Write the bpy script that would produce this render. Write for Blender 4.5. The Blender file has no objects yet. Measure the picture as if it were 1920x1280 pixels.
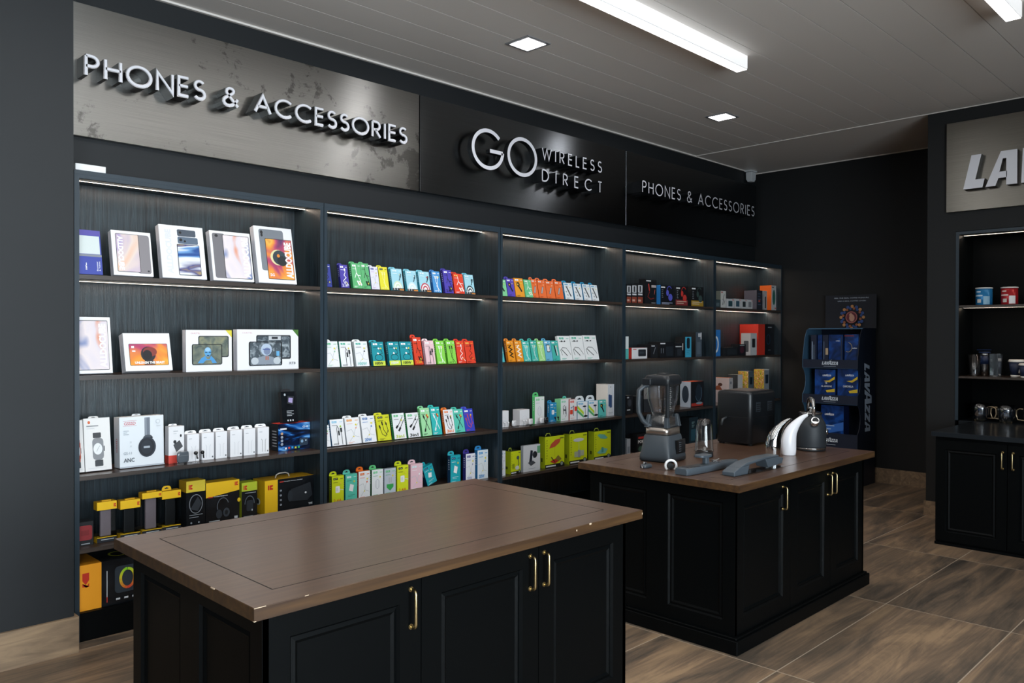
import bpy, bmesh, math, random
from mathutils import Vector, Matrix
random.seed(7)
D = bpy.data; C = bpy.context.scene.collection
SC = bpy.context.scene
R = math.radians

# ------------------------------------------------------------------ camera, world, light, exposure
FPX, YAW, PIT, ROL, EYE = 1510.24, 0.78597, -0.006463, 0.0025, 1.6
FW = Vector((math.sin(YAW)*math.cos(PIT), math.cos(YAW)*math.cos(PIT), math.sin(PIT)))
_r = Vector((math.cos(YAW), -math.sin(YAW), 0)); _u = _r.cross(FW)
CR = _r*math.cos(ROL) + _u*math.sin(ROL); CU = -_r*math.sin(ROL) + _u*math.cos(ROL)
CAM = Vector((0, 0, EYE))
cd = D.cameras.new('camera'); cam = D.objects.new('camera', cd); C.objects.link(cam)
cd.sensor_fit = 'HORIZONTAL'; cd.sensor_width = 36.0; cd.lens = 36.0*FPX/1920.0
cd.clip_start = 0.05; cd.clip_end = 100
cam.matrix_world = Matrix(((CR.x, CU.x, -FW.x, CAM.x), (CR.y, CU.y, -FW.y, CAM.y), (CR.z, CU.z, -FW.z, CAM.z), (0, 0, 0, 1)))
SC.camera = cam
cd.dof.use_dof = False

EXPOSURE = 0.0
WORLD = 20.0
LINEAR_E = 28.0
DOWN_E = 60.0
LED_E = 60.0
SC.view_settings.view_transform = 'Standard'; SC.view_settings.look = 'None'
SC.view_settings.gamma = 1.0; SC.view_settings.use_curve_mapping = False
SC.view_settings.exposure = EXPOSURE
SC.cycles.use_denoising = True; SC.cycles.use_adaptive_sampling = False
SC.cycles.max_bounces = 8; SC.cycles.diffuse_bounces = 3; SC.cycles.glossy_bounces = 4
SC.cycles.transparent_max_bounces = 16
SC.cycles.sample_clamp_indirect = 2.0; SC.cycles.sample_clamp_direct = 6.0; SC.cycles.blur_glossy = 0.5; SC.cycles.caustics_reflective = False; SC.cycles.caustics_refractive = False
w = D.worlds.new('world'); SC.world = w; w.use_nodes = True
bg = w.node_tree.nodes['Background']; bg.inputs[0].default_value = (0.86, 0.94, 1.0, 1); bg.inputs[1].default_value = WORLD

# ------------------------------------------------------------------ pixel -> place helpers (1920x1280)
def ray(u, v): return FW + CR*((u-960)/FPX) - CU*((v-640)/FPX)
def on_z(u, v, z): d = ray(u, v); return CAM + d*((z-EYE)/d.z)
def on_y(u, v, y): d = ray(u, v); return CAM + d*(y/d.y)
def on_x(u, v, x): d = ray(u, v); return CAM + d*(x/d.x)
def dep(p): return (Vector(p)-CAM).dot(FW)

# ------------------------------------------------------------------ materials
MATS = {}
def lin(h):
    h = h.lstrip('#'); c = [int(h[i:i+2], 16)/255 for i in (0, 2, 4)]
    return [x/12.92 if x <= .04045 else ((x+.055)/1.055)**2.4 for x in c]
def M(hexc, rough=.5, metal=0, coat=0, spec=.5):
    if hexc in MATS: return MATS[hexc]
    k = (hexc, rough, metal, coat, spec)
    if k in MATS: return MATS[k]
    m = D.materials.new('paint_' + hexc.strip('#')); m.use_nodes = True
    b = m.node_tree.nodes['Principled BSDF']
    b.inputs['Base Color'].default_value = (*lin(hexc), 1); b.inputs['Roughness'].default_value = rough
    b.inputs['Metallic'].default_value = metal; b.inputs['Coat Weight'].default_value = coat
    b.inputs['Specular IOR Level'].default_value = spec
    MATS[k] = m; return m
def nm(name):
    m = D.materials.new(name); m.use_nodes = True; n = m.node_tree.nodes; l = m.node_tree.links
    MATS[name] = m
    return m, n, l, n['Principled BSDF']
def coords(n, l, scale, kind='Object', rot=(0, 0, 0)):
    t = n.new('ShaderNodeTexCoord'); mp = n.new('ShaderNodeMapping'); mp.inputs['Scale'].default_value = scale
    mp.inputs['Rotation'].default_value = rot
    l.new(t.outputs[kind], mp.inputs['Vector']); return mp.outputs['Vector']
def noise(n, l, vec, scale, detail=4, dist=0, rough=.55):
    t = n.new('ShaderNodeTexNoise'); t.inputs['Scale'].default_value = scale; t.inputs['Detail'].default_value = detail
    t.inputs['Distortion'].default_value = dist; t.inputs['Roughness'].default_value = rough
    l.new(vec, t.inputs['Vector']); return t.outputs['Fac']
def ramp(n, l, fac, stops, interp='LINEAR'):
    r = n.new('ShaderNodeValToRGB'); r.color_ramp.interpolation = interp
    while len(r.color_ramp.elements) < len(stops): r.color_ramp.elements.new(.5)
    for e, (p, c) in zip(r.color_ramp.elements, stops): e.position = p; e.color = (*(lin(c) if isinstance(c, str) else (c, c, c)), 1)
    l.new(fac, r.inputs['Fac']); return r.outputs['Color']
def bump(n, l, h, b, strength, dist=.01):
    bp = n.new('ShaderNodeBump'); bp.inputs['Strength'].default_value = strength; bp.inputs['Distance'].default_value = dist
    l.new(h, bp.inputs['Height']); l.new(bp.outputs['Normal'], b.inputs['Normal'])

# black painted plaster / blue-black
m, n, l, b = nm('wall_paint'); f = noise(n, l, coords(n, l, (1, 1, 1)), 1.3, 3)
l.new(ramp(n, l, f, [(.3, '0c1115'), (.7, '0f1418')]), b.inputs['Base Color']); b.inputs['Roughness'].default_value = .62
m, n, l, b = nm('wall_paint_plain'); b.inputs['Base Color'].default_value = (*lin('080b0d'), 1); b.inputs['Roughness'].default_value = .7
# black wood grain laminate of the bookcases
m, n, l, b = nm('black_oak'); v = coords(n, l, (34, 34, 1.3)); f = noise(n, l, v, 2.2, 6, .6, .65)
l.new(ramp(n, l, f, [(.36, '171f24'), (.6, '29363d')]), b.inputs['Base Color']); b.inputs['Roughness'].default_value = .36
bump(n, l, f, b, .35, .004)
m, n, l, b = nm('black_lacquer'); b.inputs['Base Color'].default_value = (*lin('040607'), 1); b.inputs['Roughness'].default_value = .48; b.inputs['Specular IOR Level'].default_value = .1
f = noise(n, l, coords(n, l, (20, 20, 1.5)), 2, 4); bump(n, l, f, b, .05, .004)
m, n, l, b = nm('stile_paint'); b.inputs['Base Color'].default_value = (*lin('26343e'), 1); b.inputs['Roughness'].default_value = .4
# dark stained wood, grain along X
def wood(name, c0, c1, c2, rough, sc=(1.2, 26, 26), coat=.0):
    m, n, l, b = nm(name); v = coords(n, l, sc); f = noise(n, l, v, 1.5, 3, .4, .5)
    l.new(ramp(n, l, f, [(.25, c0), (.5, c1), (.75, c2)]), b.inputs['Base Color'])
    f2 = noise(n, l, coords(n, l, (3, 14, 3)), 4, 3)
    mr = n.new('ShaderNodeMapRange'); l.new(f2, mr.inputs[0]); mr.inputs[3].default_value = rough; mr.inputs[4].default_value = rough+.006
    l.new(mr.outputs[0], b.inputs['Roughness']); b.inputs['Coat Weight'].default_value = coat; b.inputs['Specular IOR Level'].default_value = .5 if name == 'edge_wood' else .8; b.inputs['Coat Roughness'].default_value = .25
wood('table_wood', '49342a', '574032', '664b3a', .279, sc=(1.2, 34, 34))
wood('edge_wood', '35241a', '4a3420', '5c4228', .42)
wood('shelf_edge', '2b2420', '3a302a', '463a32', .4)
wood('shelf_wood', '2e211a', '3d2c22', '4b382c', .279)
# brushed steel
def brushed(name, c, r, stain):
    m, n, l, b = nm(name); b.inputs['Metallic'].default_value = 1
    f = noise(n, l, coords(n, l, (2, 2, 420)), 1.0, 3)
    f2 = noise(n, l, coords(n, l, (1, 1, 1)), 7.0, 8, .3, .7)
    f3 = noise(n, l, coords(n, l, (1, 1, 1)), 1.1, 2)
    mx = n.new('ShaderNodeMath'); mx.operation = 'MULTIPLY'; l.new(f2, mx.inputs[0]); l.new(f3, mx.inputs[1])
    s = ramp(n, l, mx.outputs[0], [(.0, 1.0), (stain, 1.0), (stain+.03, .50), (1, .42)])
    base = ramp(n, l, f, [(.3, c), (.7, '#' + ''.join('%02x' % min(255, int(int(c.strip('#')[i:i+2], 16)*1.12)) for i in (0, 2, 4)))])
    mm = n.new('ShaderNodeMix'); mm.data_type = 'RGBA'; mm.blend_type = 'MULTIPLY'; mm.inputs[0].default_value = 1
    l.new(base, mm.inputs[6]); l.new(s, mm.inputs[7]); l.new(mm.outputs[2], b.inputs['Base Color'])
    b.inputs['Roughness'].default_value = r; b.inputs['Anisotropic'].default_value = .85
    tn = n.new('ShaderNodeTangent'); tn.direction_type = 'RADIAL'; tn.axis = 'Z'; l.new(tn.outputs[0], b.inputs['Tangent'])
    b.inputs['Anisotropic Rotation'].default_value = 0.25
brushed('brushed_steel', 'a1a19e', .30, .288)
brushed('dark_steel', '6f7376', .27, .6)
# floor tiles with wood print
def floor_mat(name, rot=False, tint=1.0):
    m, n, l, b = nm(name)
    t = n.new('ShaderNodeTexCoord'); sep = n.new('ShaderNodeSeparateXYZ'); l.new(t.outputs['Object'], sep.inputs[0])
    def math_(op, a, bb=None, c=None):
        q = n.new('ShaderNodeMath'); q.operation = op
        for i, x in enumerate((a, bb, c)):
            if x is None: continue
            if isinstance(x, (int, float)): q.inputs[i].default_value = x
            else: l.new(x, q.inputs[i])
        return q.outputs[0]
    px, py = 1.385, .655
    X = math_('DIVIDE', math_('SUBTRACT', sep.outputs[0], 3.62), px); Y = math_('DIVIDE', math_('SUBTRACT', sep.outputs[1], 1.82), py)
    fx, fy = math_('FLOOR', X), math_('FLOOR', Y)
    gx = math_('ABSOLUTE', math_('SUBTRACT', math_('FRACT', X), .5)); gy = math_('ABSOLUTE', math_('SUBTRACT', math_('FRACT', Y), .5))
    g = math_('MAXIMUM', math_('GREATER_THAN', gx, .5-.003/px), math_('GREATER_THAN', gy, .5-.003/py))
    cmb = n.new('ShaderNodeCombineXYZ'); l.new(math_('MULTIPLY_ADD', sep.outputs[0], .55, math_('MULTIPLY', fy, 3.7)), cmb.inputs[0])
    l.new(math_('MULTIPLY_ADD', sep.outputs[1], 3.1, math_('MULTIPLY', fx, 5.3)), cmb.inputs[1]); l.new(math_('ADD', math_('MULTIPLY', fx, 2.3), math_('MULTIPLY', fy, 1.9)), cmb.inputs[2])
    f = noise(n, l, cmb.outputs[0], 1.6, 9, 1.3, .63); f2 = noise(n, l, cmb.outputs[0], .8, 3, .5)
    sc = n.new('ShaderNodeVectorMath'); sc.operation = 'MULTIPLY'; sc.inputs[1].default_value = (1.2, 14, 1); l.new(cmb.outputs[0], sc.inputs[0])
    f3 = noise(n, l, sc.outputs[0], 1.5, 6, .4, .6)
    ff = math_('ADD', math_('MULTIPLY', f, .6), math_('ADD', math_('MULTIPLY', f2, .22), math_('MULTIPLY', f3, .18)))
    col = ramp(n, l, ff, [(.37, '433d37'), (.45, '62564a'), (.53, '836e5a'), (.62, 'a88c6e')])
    mm = n.new('ShaderNodeMix'); mm.data_type = 'RGBA'; l.new(g, mm.inputs[0]); l.new(col, mm.inputs[6]); mm.inputs[7].default_value = (*lin('b9a893'), 1)
    l.new(mm.outputs[2], b.inputs['Base Color']); b.inputs['Roughness'].default_value = .42
    bump(n, l, ff, b, .05, .003)
floor_mat('floor_tile')
m, n, l, b = nm('skirting_tile'); f = noise(n, l, coords(n, l, (1.2, 9, 9)), 2.0, 8, 1.0)
l.new(ramp(n, l, f, [(.3, '6e5b48'), (.5, '89735c'), (.7, 'a48a6c')]), b.inputs['Base Color']); b.inputs['Roughness'].default_value = .5
# ceiling boards with grooves along X
m, n, l, b = nm('ceiling_board'); b.inputs['Roughness'].default_value = .45
b.inputs['Base Color'].default_value = (*lin('e8e2dc'), 1)
def emis(name, col, s):
    m, n, l, b = nm(name); b.inputs['Base Color'].default_value = (.8, .8, .8, 1)
    b.inputs['Emission Color'].default_value = (*col, 1); b.inputs['Emission Strength'].default_value = s; m.cycles.emission_sampling = 'FRONT'
emis('lamp_white', (1, .98, .96), LINEAR_E); emis('lamp_down', (1, .98, 1), DOWN_E); emis('led_warm', (1, .82, .66), LED_E)
def thin_glass(name, tint, fac=.12, rough=.03):
    m = D.materials.new(name); m.use_nodes = True; MATS[name] = m; n = m.node_tree.nodes; l = m.node_tree.links; n.clear()
    o = n.new('ShaderNodeOutputMaterial'); tr = n.new('ShaderNodeBsdfTransparent'); tr.inputs[0].default_value = (*tint, 1)
    g = n.new('ShaderNodeBsdfGlossy'); g.inputs['Roughness'].default_value = rough
    lw = n.new('ShaderNodeLayerWeight'); lw.inputs[0].default_value = .35
    mr = n.new('ShaderNodeMapRange'); l.new(lw.outputs['Facing'], mr.inputs[0]); mr.inputs[3].default_value = fac; mr.inputs[4].default_value = .6
    mx = n.new('ShaderNodeMixShader'); l.new(mr.outputs[0], mx.inputs[0]); l.new(tr.outputs[0], mx.inputs[1]); l.new(g.outputs[0], mx.inputs[2])
    l.new(mx.outputs[0], o.inputs[0])
thin_glass('glass', (.93, .95, .97), .2); thin_glass('smoke_plastic', (.78, .82, .88), .42, .2); thin_glass('clear_plastic', (.9, .92, .93), .10)
thin_glass('window_glass', (.95, .97, .98), .03)
def swirl(name, stops, scale, dist=1.2, sc=(1, 1, 1), seed=0):
    m, n, l, b = nm(name); v = coords(n, l, sc, rot=(seed, seed*.7, seed*1.3)); f = noise(n, l, v, scale, 2.5, dist, .5)
    l.new(ramp(n, l, f, stops), b.inputs['Base Color']); b.inputs['Roughness'].default_value = .22
swirl('swirl_pastel', [(.28, '2f4a8c'), (.38, '7c8fc0'), (.46, 'f3e6e6'), (.54, 'e9dfe6'), (.6, 'e8905f'), (.68, 'c9432e'), (.78, '3e4f8f')], 4, .7)
swirl('swirl_warm', [(.28, '5b2a63'), (.4, 'c2476a'), (.5, 'f0903a'), (.6, 'f6b84a'), (.7, 'b53527')], 5, .8, seed=2)
swirl('swirl_light', [(.3, 'e8c79a'), (.42, 'b7a6cf'), (.5, 'ecd9cf'), (.6, 'f2a15a'), (.7, '9bb8d8')], 4, .7, seed=4)
swirl('swirl_blue', [(.3, 'f0d040'), (.4, '4a4c88'), (.5, 'f4f6fa'), (.6, '6fa3d8'), (.7, '24529a')], 8, .9, (.4, 1, 1.6), seed=1)
swirl('rocky', [(.3, '5a6462'), (.5, '7b8276'), (.7, '9a9a7c')], 22, .6, seed=3)
swirl('machine_grey', [(.3, '4a5258'), (.5, '5a646c'), (.7, 'a9b4bb')], 30, .8, seed=5)
swirl('space_blue', [(.3, '05080f'), (.5, '0b1b3c'), (.6, '1b5fae'), (.7, '8fd0ff')], 9, 1.5, (.5, 1, 1.5), seed=6)
swirl('kodak_black', [(.3, '0d0f12'), (.7, '191d22')], 12, .5)
swirl('food_print', [(.3, '2f5a2a'), (.45, 'd8c24a'), (.55, 'a6452a'), (.7, 'f0e2b0')], 60, .4)
swirl('navy_print', [(.35, '12264c'), (.5, '1a3a78'), (.65, '1d4fa0')], 6, 1.2, seed=7)
swirl('iridescent', [(.3, '2a3a66'), (.5, '8fa4c8'), (.7, 'd0b088')], 40, .6)

# ------------------------------------------------------------------ mesh builder
TXT = {}
def glyphs(s, bold=0.0):
    k = (s, bold)
    if k not in TXT:
        cu = D.curves.new('t', 'FONT'); cu.body = s; cu.size = 1.0; cu.resolution_u = 2; cu.offset = bold; cu.fill_mode = 'FRONT'
        o = D.objects.new('t', cu); C.objects.link(o); dg = bpy.context.evaluated_depsgraph_get()
        me = D.meshes.new_from_object(o.evaluated_get(dg))
        vs = [(v.co.x, v.co.y) for v in me.vertices]; fs = [tuple(p.vertices) for p in me.polygons]
        D.objects.remove(o); D.curves.remove(cu); D.meshes.remove(me)
        if vs:
            x0 = min(v[0] for v in vs); x1 = max(v[0] for v in vs); y0 = min(v[1] for v in vs); y1 = max(v[1] for v in vs)
        else: x0 = y0 = 0; x1 = y1 = 1
        TXT[k] = ([((x-x0)/(x1-x0), (y-y0)/(y1-y0)) for x, y in vs], fs, (x1-x0)/(y1-y0))
    return TXT[k]

class MB:
    def __init__(s): s.v = []; s.f = []; s.m = []; s.mats = []; s.sm = []
    def mi(s, mat):
        if isinstance(mat, str): mat = MATS[mat] if mat in MATS else M(mat)
        if mat not in s.mats: s.mats.append(mat)
        return s.mats.index(mat)
    def poly(s, pts, mat, smooth=False):
        i = len(s.v); s.v += [tuple(p) for p in pts]; s.f.append(tuple(range(i, i+len(pts)))); s.m.append(s.mi(mat)); s.sm.append(smooth)
    def box(s, x0, y0, z0, x1, y1, z1, mat, front=None, left=None, top=None):
        P = [(x0, y0, z0), (x1, y0, z0), (x1, y1, z0), (x0, y1, z0), (x0, y0, z1), (x1, y0, z1), (x1, y1, z1), (x0, y1, z1)]
        i = len(s.v); s.v += P
        F = [((0, 1, 5, 4), front), ((1, 2, 6, 5), None), ((2, 3, 7, 6), None), ((3, 0, 4, 7), left), ((4, 5, 6, 7), top), ((3, 2, 1, 0), None)]
        for q, mm in F: s.f.append(tuple(i+k for k in q)); s.m.append(s.mi(mm or mat)); s.sm.append(False)
    def prism(s, pts, d, mat, side=None, M4=None, cap=True):
        """pts: 2D loop (x,z) counter-clockwise seen from -y; front at y=0, goes back to y=d"""
        M4 = M4 or Matrix.Identity(4); i = len(s.v); k = len(pts)
        s.v += [tuple(M4 @ Vector((x, 0, z))) for x, z in pts] + [tuple(M4 @ Vector((x, d, z))) for x, z in pts]
        mm = s.mi(mat); sd = s.mi(side or mat)
        if cap:
            s.f.append(tuple(i+q for q in range(k))); s.m.append(mm); s.sm.append(False)
            s.f.append(tuple(i+k+q for q in reversed(range(k)))); s.m.append(sd); s.sm.append(False)
        for q in range(k):
            r = (q+1) % k; s.f.append((i+r, i+q, i+k+q, i+k+r)); s.m.append(sd); s.sm.append(False)
    def lathe(s, prof, mat, n=32, cx=0, cy=0, sx=1, sy=1, smooth=True, mats=None):
        i = len(s.v); k = len(prof)
        for a in range(n):
            c, q = math.cos(2*math.pi*a/n), math.sin(2*math.pi*a/n)
            s.v += [(cx+r*c*sx, cy+r*q*sy, z) for r, z in prof]
        for a in range(n):
            b = (a+1) % n
            for j in range(k-1):
                s.f.append((i+a*k+j, i+b*k+j, i+b*k+j+1, i+a*k+j+1)); s.m.append(s.mi(mats[j] if mats else mat)); s.sm.append(smooth)
        for j, rev in ((0, True), (k-1, False)):
            if prof[j][0] > 1e-5:
                q = [i+a*k+j for a in range(n)]; s.f.append(tuple(reversed(q)) if rev else tuple(q)); s.m.append(s.mi((mats[min(j, k-2)] if mats else mat))); s.sm.append(False)
    def tube(s, path, r, mat, n=10, rs=None, flat=1.0):
        path = [Vector(p) for p in path]; i = len(s.v); k = len(path); prev = None
        for j, p in enumerate(path):
            t = (path[min(j+1, k-1)] - path[max(j-1, 0)]).normalized()
            if prev is None: nrm = t.orthogonal().normalized()
            else: nrm = (prev - t*prev.dot(t)).normalized()
            prev = nrm; bn = t.cross(nrm); rr = rs[j] if rs else r
            for a in range(n):
                an = 2*math.pi*a/n; s.v.append(tuple(p + nrm*math.cos(an)*rr + bn*math.sin(an)*rr*flat))
        for j in range(k-1):
            for a in range(n):
                b = (a+1) % n; s.f.append((i+j*n+a, i+j*n+b, i+(j+1)*n+b, i+(j+1)*n+a)); s.m.append(s.mi(mat)); s.sm.append(True)
        s.f.append(tuple(i+a for a in reversed(range(n)))); s.m.append(s.mi(mat)); s.sm.append(False)
        s.f.append(tuple(i+(k-1)*n+a for a in range(n))); s.m.append(s.mi(mat)); s.sm.append(False)
    def loft(s, loops, mat, smooth=True, caps=True):
        i = len(s.v); k = len(loops[0])
        for L in loops: s.v += [tuple(p) for p in L]
        for j in range(len(loops)-1):
            for a in range(k):
                b = (a+1) % k; s.f.append((i+j*k+a, i+j*k+b, i+(j+1)*k+b, i+(j+1)*k+a)); s.m.append(s.mi(mat)); s.sm.append(smooth)
        if caps:
            s.f.append(tuple(i+a for a in reversed(range(k)))); s.m.append(s.mi(mat)); s.sm.append(False)
            j = len(loops)-1; s.f.append(tuple(i+j*k+a for a in range(k))); s.m.append(s.mi(mat)); s.sm.append(False)
    def build(s, name, parent=None, bevel=0, seg=2, loc=None, rot=None):
        me = D.meshes.new(name); me.from_pydata(s.v, [], s.f); me.validate(clean_customdata=False)
        for mm in s.mats: me.materials.append(mm)
        if len(me.polygons) == len(s.m):
            me.polygons.foreach_set('material_index', s.m); me.polygons.foreach_set('use_smooth', s.sm)
        me.update(); o = D.objects.new(name, me); C.objects.link(o)
        if parent: o.parent = parent
        if loc is not None: o.location = loc
        if rot is not None: o.rotation_euler = rot
        if bevel:
            bv = o.modifiers.new('bevel', 'BEVEL'); bv.width = bevel; bv.segments = seg; bv.limit_method = 'ANGLE'; bv.angle_limit = R(40)
            if seg > 1: me.polygons.foreach_set('use_smooth', [True]*len(me.polygons)); o.modifiers.new('wn', 'WEIGHTED_NORMAL').keep_sharp = True
        return o

class Face:
    """draws flat printed marks on one face of a box: fractions of width and height"""
    def __init__(s, mb, o, ux, uz, w, h, eps=.00035):
        s.mb = mb; s.o = Vector(o); s.ux = Vector(ux); s.uz = Vector(uz); s.n = s.ux.cross(s.uz); s.w = w; s.h = h; s.e = eps; s.L = 1
    def P(s, x, y): return s.o + s.ux*(x*s.w) + s.uz*(y*s.h) + s.n*(s.e*s.L)
    def up(s): s.L += 1
    def rect(s, x0, y0, x1, y1, m): s.mb.poly([s.P(x0, y0), s.P(x1, y0), s.P(x1, y1), s.P(x0, y1)], m); s.up()
    def pol(s, pts, m): s.mb.poly([s.P(*p) for p in pts], m); s.up()
    def ell(s, cx, cy, rx, ry, m, n=18): s.pol([(cx+rx*math.cos(2*math.pi*a/n), cy+ry*math.sin(2*math.pi*a/n)) for a in range(n)], m)
    def rrect(s, x0, y0, x1, y1, m, r=.01):
        rx, ry = r/s.w, r/s.h; P = []
        for cx, cy, a0 in ((x1-rx, y0+ry, -90), (x1-rx, y1-ry, 0), (x0+rx, y1-ry, 90), (x0+rx, y0+ry, 180)):
            P += [(cx+rx*math.cos(R(a0+q)), cy+ry*math.sin(R(a0+q))) for q in (0, 30, 60, 90)]
        s.pol(P, m)
    def line(s, pts, wd, m, closed=False):
        q = [(x*s.w, y*s.h) for x, y in pts]
        for a, b in ribbon(q, wd, closed):
            s.mb.poly([s.P(x/s.w, y/s.h) for x, y in (a[0], b[0], b[1], a[1])], m)
        s.up()
    def arc(s, cx, cy, rx, ry, a0, a1, wd, m, n=14): s.line([(cx+rx*math.cos(R(a0+(a1-a0)*i/n)), cy+ry*math.sin(R(a0+(a1-a0)*i/n))) for i in range(n+1)], wd, m)
    def text(s, t, x0, y0, x1, y1, m, bold=0.0, rot=0):
        vs, fs, asp = glyphs(t, bold); i = len(s.mb.v)
        for x, y in vs:
            if rot == 90: X, Y = x1-(x1-x0)*y, y0+(y1-y0)*x      # reads upwards
            elif rot == -90: X, Y = x0+(x1-x0)*y, y1-(y1-y0)*x
            else: X, Y = x0+(x1-x0)*x, y0+(y1-y0)*y
            s.mb.v.append(tuple(s.P(X, Y)))
        for f in fs: s.mb.f.append(tuple(i+q for q in f)); s.mb.m.append(s.mb.mi(m)); s.mb.sm.append(False)
        s.up()
    def bars(s, x0, y, x1, n, dy, wd, m):
        for k in range(n): s.mb.poly([s.P(x0, y-k*dy), s.P(x0+(x1-x0)*(1 if k % 2 == 0 else .7), y-k*dy), s.P(x0+(x1-x0)*(1 if k % 2 == 0 else .7), y-k*dy+wd), s.P(x0, y-k*dy+wd)], m)
        s.up()

def ribbon(q, wd, closed=False):
    q = [Vector(p) for p in q]; k = len(q); out = []; side = []
    for i, p in enumerate(q):
        a = q[i-1] if (i > 0 or closed) else None; b = q[(i+1) % k] if (i < k-1 or closed) else None
        d1 = (p-a).normalized() if a is not None and (p-a).length > 1e-9 else None; d2 = (b-p).normalized() if b is not None and (b-p).length > 1e-9 else None
        d1 = d1 or d2; d2 = d2 or d1
        t = (d1+d2); t = t.normalized() if t.length > 1e-6 else d1
        nn = Vector((-t.y, t.x)); c = max(.45, nn.dot(Vector((-d1.y, d1.x))))
        side.append(((p+nn*wd/2/c), (p-nn*wd/2/c)))
    for i in range(k-1 if not closed else k): out.append((side[i], side[(i+1) % k]))
    return out

def tag(o, label=None, cat=None, group=None, kind=None):
    if label: o['label'] = label
    if cat: o['category'] = cat
    if group: o['group'] = group
    if kind: o['kind'] = kind
    return o
def empty(name, loc, rz=0, rx=0):
    o = D.objects.new(name, None); C.objects.link(o); o.location = loc; o.rotation_euler = (rx, 0, rz); o.empty_display_size = .05; return o
def struct(name, bx, mat):
    mb = MB()
    for q in bx: mb.box(*q, mat)
    return tag(mb.build(name), kind='structure')
# ------------------------------------------------------------------ the room
ZC = 3.605; YW = 4.90; XB = 9.14; XL = 7.775; YL = 2.485; YF = -3.6; XW = -3.6
struct('floor', [(XW, YF, -.06, XB, YW, 0)], 'floor_tile')
struct('wall_back', [(XW-.1, YW, 0, XB+.1, YW+.12, ZC)], 'wall_paint')
struct('wall_right', [(XB, YF, 0, XB+.12, YW, ZC)], 'wall_paint_plain')
struct('wall_partition', [(XL+.45, YF, 0, XB, YL, ZC), (XL, 2.25, 0, XL+.45, YL, ZC), (XL, YF, 0, XL+.45, 2.25, .80), (XL, YF, 2.53, XL+.45, 2.25, ZC), (XL, YF, .80, XL+.45, .62, 2.53)], 'wall_paint_plain')
struct('wall_pillar', [(XW, 4.428, 0, 1.31, YW, ZC)], 'wall_paint')
struct('wall_left', [(XW-.12, YF, 0, XW, YW, ZC)], 'wall_paint_plain')
struct('baseboard_pillar', [(XW, 4.41, 0, 1.328, 4.428, .182), (1.31, 4.428, 0, 1.328, 4.6, .182)], 'skirting_tile')
struct('baseboard_right', [(XB-.014, YL, 0, XB, YW, .162)], 'skirting_tile')
struct('baseboard_partition', [(XL-.014, 2.2, 0, XL, YL+.014, .13), (XL, YL, 0, XB-.014, YL+.014, .13)], 'skirting_tile')
# shop front: frames around big panes, daylight comes through them
WIN = [(-3.3, -1.5), (-1.3, .5), (.7, 2.5)]
z0, z1 = .25, 2.95
bx = [(XW, YF-.12, 0, XB, YF, z0), (XW, YF-.12, z1, XB, YF, ZC)]
xs = [XW] + [q for a in WIN for q in a] + [XB]
for i in range(0, len(xs), 2): bx.append((xs[i], YF-.12, z0, xs[i+1], YF, z1))
struct('wall_front', bx, 'wall_paint_plain')
for k, (a, b_) in enumerate(WIN):
    e = tag(empty('window_%d' % (k+1), ((a+b_)/2, YF-.06, z0)), kind='structure')
    hw = (b_-a)/2; h = z1-z0; t = .05; mb = MB()
    for q in ((-hw, -.03, 0, hw, .03, t), (-hw, -.03, h-t, hw, .03, h), (-hw, -.03, t, -hw+t, .03, h-t), (hw-t, -.03, t, hw, .03, h-t)): mb.box(*q, 'black_lacquer')
    mb.build('frame', e)
    mb = MB(); mb.box(-hw+t, -.004, t, hw-t, .004, h-t, 'window_glass'); mb.build('pane', e)
    ld = D.lights.new('sky_portal', 'AREA'); ld.shape = 'RECTANGLE'; ld.size = 2*hw; ld.size_y = h; ld.cycles.is_portal = True
    lo = D.objects.new('sky_portal', ld); C.objects.link(lo); lo.location = ((a+b_)/2, YF-.14, (z0+z1)/2); lo.rotation_euler = (R(90), 0, 0)
# ceiling boards running along X
mb = MB(); x1 = XL; pitch = .262; y = YW
mb.box(XW, YF, ZC+.012, XB, YW, ZC+.06, 'ceiling_board')
while y > YF:
    ya = max(YF, y-pitch+.006)
    mb.poly([(XW, ya, ZC), (x1, ya, ZC), (x1, y, ZC), (XW, y, ZC)][::-1], 'ceiling_board')
    mb.poly([(XW, ya, ZC), (x1, ya, ZC), (x1, ya-.0, ZC+.012), (XW, ya, ZC+.012)], 'ceiling_board')
    mb.poly([(XW, y, ZC), (x1, y, ZC), (x1, y, ZC+.012), (XW, y, ZC+.012)], 'ceiling_board')
    y -= pitch
mb.box(XL+.012, YF, ZC, XB, YW, ZC+.012, 'ceiling_board')
tag(mb.build('ceiling'), kind='structure')
struct('trim_1', [(XW, YW-.022, ZC-.012, XL, YW, ZC)], 'ceiling_board')
struct('trim_2', [(XL-.012, YF, ZC-.006, XL+.012, YW, ZC)], 'ceiling_board')
struct('trim_3', [(XL, YW-.014, ZC-.01, XB, YW, ZC), (XB-.014, YL, ZC-.01, XB, YW, ZC)], 'ceiling_board')

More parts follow.
